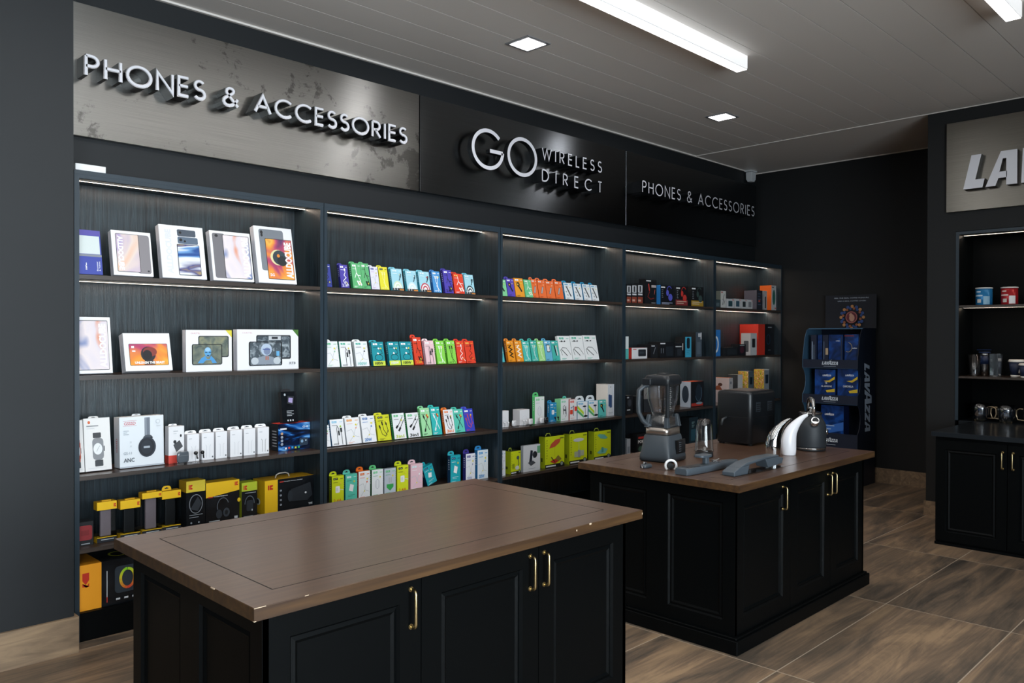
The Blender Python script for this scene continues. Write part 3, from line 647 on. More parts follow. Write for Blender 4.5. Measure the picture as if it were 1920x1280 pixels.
def art(F, k, c, c2='e8d94a', hi='ffffff'):
    W = .0042
    if k == 'coil': F.line([(.62, .8), (.66, .66), (.48, .55), (.72, .44), (.35, .3), (.5, .16), (.62, .28), (.95, .1)], W, c); F.line([(.62, .84), (.62, .74)], W*2.6, c)
    elif k == 'loop':
        F.line([(.55, .72), (.8, .62), (.82, .5), (.5, .46)], W*.9, c); F.arc(.52, .34, .32, .13, 0, 360, W*.9, c, 18); F.line([(.5, .74), (.62, .7)], W*2.6, hi); F.line([(.4, .52), (.54, .5)], W*2.6, hi)
    elif k == 'split': F.line([(.45, .88), (.5, .62), (.3, .42)], W, c); F.line([(.5, .62), (.85, .3)], W, c); F.line([(.5, .6), (.62, .52), (.92, .5)], W, c); F.line([(.72, .3), (.9, .12)], W*3, c); F.line([(.5, .3), (.66, .12)], W*2.6, c)
    elif k == 'two': F.line([(.38, .76), (.42, .5), (.58, .3), (.6, .04)], W, c); F.line([(.62, .76), (.6, .5), (.45, .3), (.85, .04)], W, c); F.line([(.37, .78), (.39, .64)], W*2.4, c); F.line([(.63, .78), (.62, .64)], W*2.4, c)
    elif k == 'bent': F.line([(.45, .02), (.45, .62), (.5, .74), (.6, .62), (.58, .4)], W, c); F.line([(.78, .02), (.76, .56)], W, c); F.line([(.57, .56), (.58, .38)], W*3, c); F.line([(.76, .66), (.76, .5)], W*3.4, c)
    elif k == 'rain':
        for q, cc in enumerate((c2, 'f2f4f4', c2, 'f2f4f4')): F.pol([(.5+(.42-.09*q)*math.cos(R(a)), .1+(.34-.07*q)*math.sin(R(a))) for a in range(0, 181, 12)], cc)
        F.line([(.86, .76), (.72, .52), (.66, .46)], W*1.6, c); F.line([(.86, .78), (.78, .6)], W*2.8, c); F.rect(.0, 0, 1, .1, '3a3030'); F.rect(.1, .02, .42, .13, 'f2f2f2'); F.rect(.2, .0, .34, .1, '181818'); F.rect(.6, .0, .98, .06, 'd98a3c')
    elif k == 'plug': F.rrect(.3, .38, .66, .62, 'f4f4f4', .006); F.line([(.66, .5), (.98, .46)], W, 'dfe3e3'); F.rect(.36, .44, .5, .56, 'dfe2e6')
    elif k == 'cube': F.pol([(.3, .4), (.62, .34), (.72, .58), (.4, .64)], 'f6f6f6'); F.bars(.2, .22, .8, 2, .05, .012, c)
    elif k == 'v3': F.line([(.2, .55), (.35, .25), (.6, .16), (.82, .4)], W, c); F.line([(.42, .7), (.5, .4), (.72, .2)], W, c); F.line([(.7, .72), (.78, .46), (.84, .3)], W, c); F.line([(.4, .74), (.43, .6)], W*2.6, c); F.line([(.68, .74), (.72, .6)], W*2.6, c); F.line([(.18, .6), (.24, .48)], W*2.6, c)
    elif k == 'x': F.line([(.3, .72), (.8, .2)], W*1.2, c); F.line([(.75, .7), (.3, .15)], W*1.2, c); F.line([(.28, .74), (.38, .62)], W*3, c); F.line([(.62, .76), (.78, .64)], W*3.5, 'c0392b'); F.line([(.3, .15), (.38, .26)], W*3, c)
    elif k == 'diag': F.line([(.85, .86), (.35, .46)], W*1.2, c); F.line([(.95, .74), (.5, .36)], W*1.2, c); F.line([(.4, .52), (.22, .42)], W*3.4, c); F.line([(.6, .44), (.42, .30)], W*3.4, c); F.rect(.2, .42, .34, .48, c)
    elif k == 'tube': F.line([(.36, .24), (.64, .62)], W*4.2, '55585c'); F.line([(.38, .26), (.62, .6)], W*2.8, 'b9bcc2')
    elif k == 'stick': F.line([(.3, .78), (.72, .18)], W*3.4, '4a4c50'); F.line([(.18, .5), (.26, .42)], W*2, '777777'); F.line([(.3, .3), (.38, .22)], W*2, '777777')
    elif k == 'lamp': F.ell(.4, .66, .18, .12, BK); F.line([(.42, .6), (.72, .28)], W*3.6, '22262a'); F.ell(.36, .66, .08, .05, 'ddb84a')
    elif k == 'wave': F.line([(.62, .78), (.28, .68), (.7, .58), (.3, .48), (.72, .38), (.34, .3), (.8, .2)], W*2.4, c)
    elif k == 'phone': F.rrect(.3, .42, .78, .8, BK, .006); F.rrect(.36, .46, .72, .76, 'eef1f3', .004)
    elif k == 'neck': F.line([(.2, .2), (.12, .42), (.3, .52), (.6, .5), (.85, .3), (.9, .22)], W*1.1, BK); F.line([(.2, .44), (.62, .18)], W*1.8, BK); F.ell(.3, .78, .07, .03, BK); F.ell(.55, .78, .05, .03, BK)
    elif k == 'bars2': F.line([(.42, .75), (.55, .25)], W*3, '1a1c1e'); F.line([(.62, .75), (.75, .25)], W*3, 'd8dcdc')
    elif k == 'map': F.line([(.2, .1), (.5, .3), (.7, .6), (.95, .8)], W*.7, 'c9ccd0'); F.line([(.05, .5), (.4, .55), (.6, .3), (.9, .25)], W*.7, 'c9ccd0'); F.ell(.72, .6, .06, .03, c); F.ell(.5, .28, .05, .025, c2)
    elif k == 'wind': F.arc(.5, .46, .2, .17, 0, 360, W*.6, 'b9bcc4', 16); F.line([(.4, .3), (.4, .62)], W*1.6, 'dfe1e6'); F.line([(.58, .3), (.58, .62)], W*1.6, 'dfe1e6')
    elif k == 'vest': F.pol([(.2, .4), (.8, .4), (.8, .28), (.5, .14), (.2, .28)], '3aa655'); F.rrect(.3, .42, .7, .7, 'c9ced6', .006); F.line([(.42, .45), (.42, .66)], W, '8e95a0'); F.line([(.58, .45), (.58, .66)], W, '8e95a0')

def hangtab(mb_w, h, T, tabc, frac=.62, th=.024, left=True, name='hang_tab', parent=None, off=0):
    """rounded card tab with euro slot standing above the box"""
    w_ = mb_w*frac; x0 = -mb_w/2+off; r = min(th*.8, w_*.35); sw = w_*.2; cx = x0+w_/2
    P = [(x0, -.001)] + [(x0+w_, -.001)] + [(x0+w_-r+r*math.cos(R(a)), th-r+r*math.sin(R(a))) for a in (0, 30, 60, 90)] + [(x0+r+r*math.cos(R(a)), th-r+r*math.sin(R(a))) for a in (90, 120, 150, 180)]
    mb = MB(); z1, z2 = th*.34, th*.60
    # card with a slot: strips around the slot
    mb.prism([(x, z+h) for x, z in P], .0012, tabc, M4=Matrix.Translation((0, T-.0014, 0)))
    mb.poly([(cx-sw, T-.0018, h+z1), (cx+sw, T-.0018, h+z1), (cx+sw, T-.0018, h+z2*.9), (cx+sw*.5, T-.0018, h+z2*.9), (cx+sw*.3, T-.0018, h+z2*1.12), (cx-sw*.3, T-.0018, h+z2*1.12), (cx-sw*.5, T-.0018, h+z2*.9), (cx-sw, T-.0018, h+z2*.9)], '22262a')
    return mb.build(name, parent)

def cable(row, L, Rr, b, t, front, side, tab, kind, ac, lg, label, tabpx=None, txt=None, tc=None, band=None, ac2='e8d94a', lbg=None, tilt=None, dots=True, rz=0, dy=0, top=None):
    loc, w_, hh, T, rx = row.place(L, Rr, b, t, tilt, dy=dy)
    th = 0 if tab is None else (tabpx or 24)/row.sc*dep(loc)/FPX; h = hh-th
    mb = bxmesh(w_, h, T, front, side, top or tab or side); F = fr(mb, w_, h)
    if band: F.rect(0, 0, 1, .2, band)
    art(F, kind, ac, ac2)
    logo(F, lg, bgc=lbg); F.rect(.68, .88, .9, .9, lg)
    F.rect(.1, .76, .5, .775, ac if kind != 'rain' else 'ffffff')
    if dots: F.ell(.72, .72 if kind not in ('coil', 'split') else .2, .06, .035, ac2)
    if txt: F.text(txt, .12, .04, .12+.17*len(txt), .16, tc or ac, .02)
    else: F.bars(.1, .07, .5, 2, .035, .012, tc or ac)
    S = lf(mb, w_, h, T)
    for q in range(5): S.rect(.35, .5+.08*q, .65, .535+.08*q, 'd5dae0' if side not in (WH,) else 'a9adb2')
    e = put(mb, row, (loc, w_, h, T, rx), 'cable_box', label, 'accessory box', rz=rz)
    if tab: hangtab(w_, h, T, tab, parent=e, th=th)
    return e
PU, GR, LB, BL, YE, RD, TL, LI, PK, OR, DG = '4a3fa8', '62b878', '7fcbe0', '3f8fd4', 'e8e024', 'e8452c', '1fa6ae', '8fdc55', 'f3cdd2', 'ef7d2e', '2f8f58'
A = (600, 380, 5.334); B = (600, 600, 4.923); Cc = (600, 820, 5.486); D7 = (930, 420, 4.573); E1 = (930, 680, 5.565)
# second bookcase, top shelf
r = Row(*A, SH[1][1], .05, 'top shelf of second bookcase', 'boxes on the top shelf of the second bookcase')
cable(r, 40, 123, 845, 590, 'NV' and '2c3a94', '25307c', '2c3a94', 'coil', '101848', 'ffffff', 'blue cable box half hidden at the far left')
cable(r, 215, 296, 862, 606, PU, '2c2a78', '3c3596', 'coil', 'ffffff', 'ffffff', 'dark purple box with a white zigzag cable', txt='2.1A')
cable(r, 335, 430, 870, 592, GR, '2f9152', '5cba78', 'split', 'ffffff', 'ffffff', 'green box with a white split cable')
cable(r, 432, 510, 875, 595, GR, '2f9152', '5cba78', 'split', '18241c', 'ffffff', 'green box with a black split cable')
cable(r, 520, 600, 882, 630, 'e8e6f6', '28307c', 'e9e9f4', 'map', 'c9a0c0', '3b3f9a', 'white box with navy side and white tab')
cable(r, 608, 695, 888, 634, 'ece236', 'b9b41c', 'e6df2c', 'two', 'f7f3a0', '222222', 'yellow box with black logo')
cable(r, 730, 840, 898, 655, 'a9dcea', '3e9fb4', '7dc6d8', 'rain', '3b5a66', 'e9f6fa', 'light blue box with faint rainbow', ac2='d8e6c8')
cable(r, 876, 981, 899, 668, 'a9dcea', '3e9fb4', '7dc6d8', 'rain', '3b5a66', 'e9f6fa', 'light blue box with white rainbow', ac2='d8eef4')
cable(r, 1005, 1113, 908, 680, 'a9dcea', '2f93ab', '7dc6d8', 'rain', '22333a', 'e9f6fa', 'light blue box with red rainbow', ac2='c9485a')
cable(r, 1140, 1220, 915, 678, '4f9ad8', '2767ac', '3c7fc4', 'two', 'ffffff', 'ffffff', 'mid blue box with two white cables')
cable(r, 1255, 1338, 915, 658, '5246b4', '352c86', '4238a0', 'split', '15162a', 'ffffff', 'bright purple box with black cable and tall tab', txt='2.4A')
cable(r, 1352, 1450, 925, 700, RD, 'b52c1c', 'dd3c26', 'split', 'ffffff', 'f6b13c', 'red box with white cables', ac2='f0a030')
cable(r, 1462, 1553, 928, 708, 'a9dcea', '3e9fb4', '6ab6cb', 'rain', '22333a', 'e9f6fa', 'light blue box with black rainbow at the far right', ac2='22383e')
# second bookcase, second shelf
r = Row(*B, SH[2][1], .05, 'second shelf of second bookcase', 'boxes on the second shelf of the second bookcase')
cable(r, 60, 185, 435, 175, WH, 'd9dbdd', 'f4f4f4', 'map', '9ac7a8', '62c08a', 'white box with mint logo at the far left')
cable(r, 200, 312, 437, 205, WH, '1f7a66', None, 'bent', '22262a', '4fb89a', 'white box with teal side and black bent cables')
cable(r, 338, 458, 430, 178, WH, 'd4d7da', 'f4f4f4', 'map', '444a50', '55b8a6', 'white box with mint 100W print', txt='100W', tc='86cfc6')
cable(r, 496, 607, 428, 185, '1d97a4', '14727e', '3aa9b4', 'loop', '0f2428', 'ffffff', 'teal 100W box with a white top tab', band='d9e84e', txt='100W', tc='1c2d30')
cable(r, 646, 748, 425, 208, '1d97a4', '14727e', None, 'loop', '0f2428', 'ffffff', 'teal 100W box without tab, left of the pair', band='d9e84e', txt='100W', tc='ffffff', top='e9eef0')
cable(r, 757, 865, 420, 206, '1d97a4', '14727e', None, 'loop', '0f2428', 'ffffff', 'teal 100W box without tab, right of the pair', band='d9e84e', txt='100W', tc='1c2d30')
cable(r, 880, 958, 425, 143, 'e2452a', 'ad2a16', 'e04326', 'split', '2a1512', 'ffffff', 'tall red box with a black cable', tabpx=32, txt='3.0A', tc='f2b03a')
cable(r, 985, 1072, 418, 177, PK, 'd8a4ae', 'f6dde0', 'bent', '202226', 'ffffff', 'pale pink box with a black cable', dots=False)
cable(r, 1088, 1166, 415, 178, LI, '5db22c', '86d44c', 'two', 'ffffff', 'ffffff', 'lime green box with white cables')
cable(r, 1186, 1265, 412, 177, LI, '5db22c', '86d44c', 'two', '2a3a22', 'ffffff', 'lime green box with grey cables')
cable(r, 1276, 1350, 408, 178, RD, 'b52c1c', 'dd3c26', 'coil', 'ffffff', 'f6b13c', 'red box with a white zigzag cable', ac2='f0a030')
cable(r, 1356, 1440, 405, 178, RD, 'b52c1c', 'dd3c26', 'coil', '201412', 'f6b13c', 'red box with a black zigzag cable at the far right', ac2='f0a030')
# second bookcase, third shelf
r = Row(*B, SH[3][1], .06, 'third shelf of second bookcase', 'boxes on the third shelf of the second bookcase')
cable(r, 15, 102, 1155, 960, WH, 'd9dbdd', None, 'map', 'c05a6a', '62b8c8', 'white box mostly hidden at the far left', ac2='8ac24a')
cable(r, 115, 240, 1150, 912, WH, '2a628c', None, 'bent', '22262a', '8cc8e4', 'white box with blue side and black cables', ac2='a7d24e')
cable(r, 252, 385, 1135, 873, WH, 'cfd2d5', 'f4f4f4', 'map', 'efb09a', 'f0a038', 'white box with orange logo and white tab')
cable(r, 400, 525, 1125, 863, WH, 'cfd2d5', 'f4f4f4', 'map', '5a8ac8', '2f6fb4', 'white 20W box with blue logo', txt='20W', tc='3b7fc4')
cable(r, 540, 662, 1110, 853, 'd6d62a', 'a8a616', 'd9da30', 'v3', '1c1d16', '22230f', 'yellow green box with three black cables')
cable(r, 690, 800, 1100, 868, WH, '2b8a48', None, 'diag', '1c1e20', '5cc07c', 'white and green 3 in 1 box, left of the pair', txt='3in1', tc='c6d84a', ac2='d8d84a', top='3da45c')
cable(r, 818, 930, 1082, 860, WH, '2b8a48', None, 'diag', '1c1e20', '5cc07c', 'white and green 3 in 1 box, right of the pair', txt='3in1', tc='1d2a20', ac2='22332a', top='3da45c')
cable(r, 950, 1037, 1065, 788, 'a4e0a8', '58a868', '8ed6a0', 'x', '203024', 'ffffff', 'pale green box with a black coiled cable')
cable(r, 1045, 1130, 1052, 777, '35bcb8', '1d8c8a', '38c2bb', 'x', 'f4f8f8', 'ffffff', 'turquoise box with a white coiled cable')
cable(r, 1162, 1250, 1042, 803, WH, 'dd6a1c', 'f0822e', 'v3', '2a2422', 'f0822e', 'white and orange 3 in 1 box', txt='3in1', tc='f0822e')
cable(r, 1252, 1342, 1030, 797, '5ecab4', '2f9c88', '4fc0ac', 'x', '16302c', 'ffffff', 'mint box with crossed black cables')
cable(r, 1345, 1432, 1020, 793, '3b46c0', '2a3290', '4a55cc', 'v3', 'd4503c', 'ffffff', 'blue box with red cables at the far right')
# second bookcase, fourth shelf
r = Row(*Cc, SH[4][1], .07, 'fourth shelf of second bookcase', 'charger boxes on the fourth shelf of the second bookcase', tilt=0, T=.035)
k = dict(tabpx=42)
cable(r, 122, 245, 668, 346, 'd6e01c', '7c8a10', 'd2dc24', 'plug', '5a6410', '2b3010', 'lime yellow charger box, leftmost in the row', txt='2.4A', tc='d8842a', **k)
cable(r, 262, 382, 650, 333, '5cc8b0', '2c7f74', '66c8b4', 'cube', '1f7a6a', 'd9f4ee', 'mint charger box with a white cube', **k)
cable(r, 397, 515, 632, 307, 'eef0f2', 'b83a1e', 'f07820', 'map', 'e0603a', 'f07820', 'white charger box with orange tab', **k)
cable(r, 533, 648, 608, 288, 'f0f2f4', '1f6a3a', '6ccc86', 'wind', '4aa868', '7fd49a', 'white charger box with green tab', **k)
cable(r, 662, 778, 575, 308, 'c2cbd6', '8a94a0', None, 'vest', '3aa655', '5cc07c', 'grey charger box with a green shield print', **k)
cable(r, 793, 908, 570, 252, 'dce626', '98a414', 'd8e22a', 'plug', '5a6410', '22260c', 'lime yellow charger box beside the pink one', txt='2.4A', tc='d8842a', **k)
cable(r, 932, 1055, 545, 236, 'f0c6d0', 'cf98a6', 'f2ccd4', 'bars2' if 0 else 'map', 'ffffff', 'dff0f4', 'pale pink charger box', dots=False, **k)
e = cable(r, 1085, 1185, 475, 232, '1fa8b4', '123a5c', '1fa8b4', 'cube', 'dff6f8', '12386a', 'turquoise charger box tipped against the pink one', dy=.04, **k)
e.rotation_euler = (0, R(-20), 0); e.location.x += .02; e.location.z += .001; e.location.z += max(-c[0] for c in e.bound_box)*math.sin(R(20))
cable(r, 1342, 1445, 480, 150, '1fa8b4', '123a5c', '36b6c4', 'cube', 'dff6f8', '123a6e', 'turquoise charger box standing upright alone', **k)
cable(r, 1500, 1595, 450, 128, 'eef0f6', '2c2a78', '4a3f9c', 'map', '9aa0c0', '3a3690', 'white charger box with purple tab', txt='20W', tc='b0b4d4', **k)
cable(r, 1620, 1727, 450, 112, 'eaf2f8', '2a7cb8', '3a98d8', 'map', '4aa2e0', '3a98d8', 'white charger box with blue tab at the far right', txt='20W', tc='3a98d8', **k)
# third bookcase, top shelf
r = Row(*D7, SH[1][1], .05, 'top shelf of third bookcase', 'boxes on the top shelf of the third bookcase')
cable(r, 20, 100, 628, 462, '86d49a', '4fa46a', '86d49a', 'lamp', '203024', 'ffffff', 'pale green box half hidden at the far left')
cable(r, 105, 168, 630, 454, '5a4ab8', '3c3290', '5248b0', 'lamp', '15162a', 'ffffff', 'purple box with a black gadget')
cable(r, 174, 250, 635, 474, 'f2a02c', 'c8741a', None, 'lamp', '22190c', 'ffffff', 'amber box with a black magnifier shaped gadget')
cable(r, 256, 320, 640, 488, '6cc890', '3f9c64', None, 'split', 'f4f8f4', 'f0f8f2', 'green box with a white cable')
for q, (a, b_, c, d) in enumerate(((316, 368, 648, 466), (374, 438, 652, 473), (442, 512, 655, 481), (518, 583, 658, 482))):
    cable(r, a, b_, c, d, 'f4743a', 'c8501e', 'f07c48', 'tube', 'a83a14', 'f6e8e2', ('first', 'second', 'third', 'fourth')[q] + ' from left of four orange boxes', ac2='f8d0a0')
for q, (a, b_, c, d) in enumerate(((598, 668, 662, 496), (680, 748, 665, 502), (758, 822, 667, 506), (828, 885, 668, 509))):
    cable(r, a, b_, c, d, 'eef2f4', '1d7aa8', '2b9cc8', 'stick', '777777', '35a8d0', ('first', 'second', 'third', 'fourth')[q] + ' from left of four blue tabbed boxes')
# third bookcase, second shelf
r = Row(*D7, SH[2][1], .05, 'second shelf of third bookcase', 'boxes on the second shelf of the third bookcase')
cable(r, 5, 76, 1190, 1010, '58c0c8', '2c8890', None, 'plug', 'ffffff', 'ffffff', 'teal box mostly hidden at the far left')
cable(r, 110, 170, 1190, 985, 'f39a24', 'c8701a', 'f0943a', 'wave', '2a1c08', 'ffd89a', 'orange box with a black coil')
cable(r, 180, 240, 1188, 985, 'f39a24', 'c8701a', 'f0943a', 'wave', 'fff4e4', 'ffd89a', 'orange box with a white coil')
cable(r, 244, 305, 1185, 987, '4cc0b4', '2a9288', '60c8bc', 'two', 'e8f8f4', 'ffffff', 'turquoise box with white cables, left of two')
cable(r, 313, 368, 1185, 985, '44b8a8', '1f8476', '4cc0b0', 'two', 'd8f0ea', 'ffffff', 'turquoise box with white cables, right of two')
cable(r, 373, 428, 1182, 986, 'a6e08c', '6cb854', 'a4e096', 'two', 'e8f8d8', 'ffffff', 'light lime box beside the turquoise pair')
cable(r, 432, 490, 1180, 983, '6cb8d8', '3c88b0', '64b8dc', 'phone', '1c2a30', 'ffffff', 'light blue box with a phone outline')
cable(r, 493, 552, 1178, 1008, '48b8ac', '238c80', None, 'bars2', '16302c', 'ffffff', 'turquoise box with a black and white stick')
for q, (a, b_, c) in enumerate(((556, 658, 1172), (663, 768, 1171), (773, 886, 1170))):
    cable(r, a, b_, c, 964, 'f4f5f5', 'd6d9da', None, 'neck', '1a1c1e', '48b89a', ('first', 'second', 'third')[q] + ' from left of three white neckband boxes', txt=None, tc='48b89a', dots=False)
# third bookcase, third shelf
r = Row(*E1, SH[3][1], .09, 'third shelf of third bookcase', 'boxes on the third shelf of the third bookcase', tilt=0, T=.03)
def white_cube(row, L, Rr, b, t, T, label, dy=0):
    pl = row.place(L, Rr, b, t, 0, T, dy=dy); mb = bxmesh(pl[1], pl[2], T, 'f3f3f6', 'e6e6ea'); F = fr(mb, pl[1], pl[2])
    F.arc(.5, .45, .2, .16, 20, 340, .001, 'd9dade'); return put(mb, row, pl, 'earbud_box', label, 'accessory box', bevel=.002)
white_cube(r, 40, 133, 700, 528, .05, 'white earbud box cut off at the far left')
white_cube(r, 250, 350, 680, 518, .085, 'square white earbud box')
cable(r, 405, 503, 665, 340, 'eef1f0', '56c074', '62c87c', 'wind', 'b9bcc4', '8ad49c', 'tall white and green box with green tab', tabpx=45, dots=False)
cable(r, 560, 630, 640, 418, '2490c4', '1a6a98', '2c94c8', 'plug', 'ffffff', 'e8f4fa', 'blue box with rounded top', dy=.02)
cable(r, 745, 808, 520, 298, 'eef2f2', '2a9c90', '5cd0c0', 'map', '22262a', 'e8eeee', 'white and turquoise box standing behind the others', dy=.14, tilt=10)
pl = r.place(676, 757, 652, 424, 0, .07); mb = bxmesh(pl[1], pl[2], .07, 'eef0f0', '7ccf98'); F = fr(mb, pl[1], pl[2]); logo(F, '8ad4b0', .1, .84, .5, .08); F.line([(.35, .3), (.3, .62)], .006, '2c2e32'); F.line([(.65, .3), (.6, .66)], .01, '2c2e32'); F.line([(.3, .5), (.66, .48)], .012, '3c4046'); F.line([(.25, .66), (.5, .7)], .004, '2c2e32'); F.line([(.55, .16), (.7, .28)], .004, '2c2e32'); F.bars(.1, .08, .5, 1, .1, .02, '9ad4b0')
put(mb, r, pl, 'holder_box', 'white box with pale green side and holder print', 'accessory box')
pl = r.place(768, 842, 638, 424, 0, .03); mb = bxmesh(pl[1], pl[2], .03, 'f0eeee', 'c8301c'); F = fr(mb, pl[1], pl[2]); logo(F, 'e0452c', .1, .84, .5, .1); F.rrect(.05, .28, .42, .5, 'e2452c', .006); F.rrect(.66, .42, 1, .64, 'e2452c', .006); F.line([(.5, .2), (.5, .7)], .007, '26282c'); F.line([(.3, .62), (.6, .66)], .004, '26282c'); F.ell(.2, .6, .06, .04, '3a6ac0'); F.bars(.1, .08, .6, 1, .1, .02, 'e08a7a')
put(mb, r, pl, 'holder_box', 'white box with red side and red printed car holders', 'accessory box')
for L, Rr, b, t, lb in ((850, 955, 625, 388, 'left'), (965, 1062, 610, 376, 'right')):
    loc, w_, hh, T, rx = r.place(L, Rr, b, t, 0, .035); th = 58/r.sc*dep(loc)/FPX; h = hh-th
    mb = bxmesh(w_, h, T, 'f1f3f4', '2f8fb8'); F = fr(mb, w_, h)
    F.pol([(.0, .8), (.62, .4), (.62, .22), (0, .62)], 'c4de3c'); F.pol([(0, .58), (.6, .2), (.6, .06), (0, .4)], '58b470'); logo(F, '64b8e0', .08, .84, .46, .09)
    F.ell(.68, .72, .18, .05, '1c2a3c'); F.line([(.72, .7), (.78, .2)], .004, '1c2a3c'); F.ell(.78, .15, .2, .06, '20242a')
    e = put(mb, r, (loc, w_, h, T, rx), 'stand_box', lb + ' of two white phone stand boxes with green stripe', 'accessory box')
    hangtab(w_, h, T, 'f6f7f8', .92, th, parent=e)
cable(r, 1070, 1147, 598, 424, '62ccc4', '2f9c94', None, 'lamp', '16302c', 'ffffff', 'turquoise box with a black clip')
pl = r.place(1165, 1240, 590, 262, 0, .135); mb = bxmesh(pl[1], pl[2], pl[3], 'e9edf2', 'efece8', top='e4e6ea'); F = fr(mb, pl[1], pl[2])
F.rrect(.12, .3, .4, .68, '2f4f80', .006); F.rrect(.3, .26, .66, .66, '3d5a88', .006); F.line([(.46, .62), (.46, .3)], .004, '24406a'); F.line([(.62, .62), (.62, .3)], .004, '24406a'); F.rect(.4, .9, .5, .93, '777777'); F.bars(.1, .1, .8, 2, .04, .012, '9aa4b0')
put(mb, r, pl, 'power_bank_box', 'tall white box with printed blue power banks', 'accessory box')
# third bookcase, fourth shelf
r = Row(*E1, SH[4][1], .05, 'fourth shelf of third bookcase', 'boxes on the fourth shelf of the third bookcase', tilt=0, T=.05)
cable(r, 40, 98, 1190, 930, 'e6eaf0', 'b9bfc8', None, 'map', 'aaaaaa', '9ab8d0', 'white box cut off at the far left', dots=False)
LM = 'd3e01c'
def lime(L, Rr, b, t, T, label, draw):
    pl = r.place(L, Rr, b, t, 0, T); mb = bxmesh(pl[1], pl[2], T, LM, 'a9b818', top='3e4a2c'); F = fr(mb, pl[1], pl[2])
    F.rect(0, .0, 1, .11, '1b1f1c'); F.rect(.05, .03, .55, .075, 'e8ecec'); F.ell(.86, .09, .1, .075, '1b1f1c'); F.ell(.86, .09, .07, .055, '8d9a94')
    F.rect(.76, .9, .96, .94, '7a8420'); F.bars(.06, .86, .12, 8, .08, .035, '9aa61c'); draw(F)
    lf(mb, pl[1], pl[2], T).rect(.3, .2, .6, .32, '4a5416')
    e = put(mb, r, pl, 'gadget_box', label, 'accessory box'); w_ = pl[1]; h = pl[2]
    q = MB(); sx = w_*.13; q.tube([(-w_*.2-sx, T*.5, h), (-w_*.2-sx*.6, T*.5, h+.022), (-w_*.2+sx*.6, T*.5, h+.022), (-w_*.2+sx, T*.5, h)], .0035, 'c8d84a', 6); q.build('carry_loop', e)
lime(155, 257, 1175, 938, .09, 'small lime yellow gadget box with carry loop', lambda F: (F.ell(.7, .7, .14, .08, '4a5a5c'), F.line([(.72, .66), (.8, .4), (.6, .3)], .006, '30383a'), F.ell(.62, .26, .2, .09, 'd6dada'), F.rect(.12, .25, .35, .45, '98a418')))
pl = r.place(285, 460, 1138, 866, 0, .03); mb = bxmesh(pl[1], pl[2], .03, 'dfe3e8', 'b6bcc4'); F = fr(mb, pl[1], pl[2]); F.rect(.82, .66, 1, .94, '6cae84'); F.pol([(.42, .8), (.56, .78), (.5, .34), (.34, .36)], '232a38'); F.ell(.68, .62, .14, .13, '20242a'); F.rect(.58, .5, .64, .7, '3a3f46'); F.pol([(.26, .34), (.44, .2), (.72, .3), (.56, .4)], '4a5058'); F.bars(.3, .1, .7, 1, .1, .012, 'a4abb4')
put(mb, r, pl, 'charging_dock_box', 'pale grey box showing a black charging dock', 'accessory box')
lime(512, 712, 1100, 775, .07, 'large lime yellow lamp box with red disc', lambda F: (F.pol([(.2, .62), (.3, .76), (.52, .88), (.8, .9), (.74, .78), (.5, .66)], 'c8553a'), F.line([(.48, .66), (.48, .36)], .002, 'a9a020'), F.pol([(.24, .2), (.6, .3), (.8, .22), (.5, .12)], 'c23a28'), F.pol([(.5, .26), (.66, .38), (.84, .24), (.7, .18)], '8a7a34'), F.line([(.3, .34), (.5, .16)], .008, '1c1e20')))
lime(766, 950, 1068, 755, .07, 'large lime yellow lamp box with white lamp', lambda F: (F.ell(.5, .78, .3, .06, 'd4d8da'), F.line([(.52, .74), (.52, .4)], .003, 'c8ccd0'), F.rect(.26, .22, .46, .4, 'b4bc9c'), F.rect(.58, .24, .8, .42, 'b4bc9c'), F.rect(.46, .2, .6, .44, '9aa0a2')))
lime(1024, 1197, 1020, 724, .07, 'large lime yellow lamp box with turquoise disc', lambda F: (F.pol([(.18, .86), (.3, .9), (.6, .86), (.8, .74), (.66, .7), (.36, .74)], '6cb8a8'), F.pol([(.16, .26), (.5, .4), (.8, .34), (.66, .2), (.3, .2)], '7cc4b4'), F.rect(.42, .24, .54, .42, '4a9c8c')))
# earbuds and charging cases on display, third shelf of the third bookcase
rr_ = Row(*E1, SH[3][1], .035, '', None)
def case(x, b, s_, col, label, group, nm_='earbud_case', lid=True, row=rr_, tall=.045, w_=.055):
    p = on_y(row.ox+x/row.sc, row.oy+b/row.sc, row.y); z = row.z+.012
    mb = MB(); rings = []
    for zz, f_ in ((0, .8), (.006, .96), (.02, 1), (tall-.02, 1), (tall-.006, .94), (tall, .75)):
        rings.append([(math.copysign(abs(math.cos(a))**.55, math.cos(a))*w_/2*f_, math.copysign(abs(math.sin(a))**.8, math.sin(a))*.011*(.7+.3*f_), zz) for a in [2*math.pi*q/20 for q in range(20)]])
    mb.loft(rings, M(col, .2, 0, .5)); e = mb.build(nm_, None, loc=(p.x, row.y, z), rot=(0, 0, R(12))); tag(e, label, 'earbud case', group)
    q = MB(); q.box(-w_*.4, -.0125, tall*.62, w_*.4, -.0105, tall*.635, M('9a9ca0', .3)); q.build('lid_seam', e)
    # acrylic riser under it
    q = MB(); q.box(-w_*.6, -.02, 0, w_*.6, .02, .012, 'clear_plastic'); tag(q.build('acrylic_riser', None, loc=(p.x, row.y, row.z)), 'clear acrylic riser, ' + label.replace('earbud case', 'case on it'), 'display riser', 'acrylic risers')
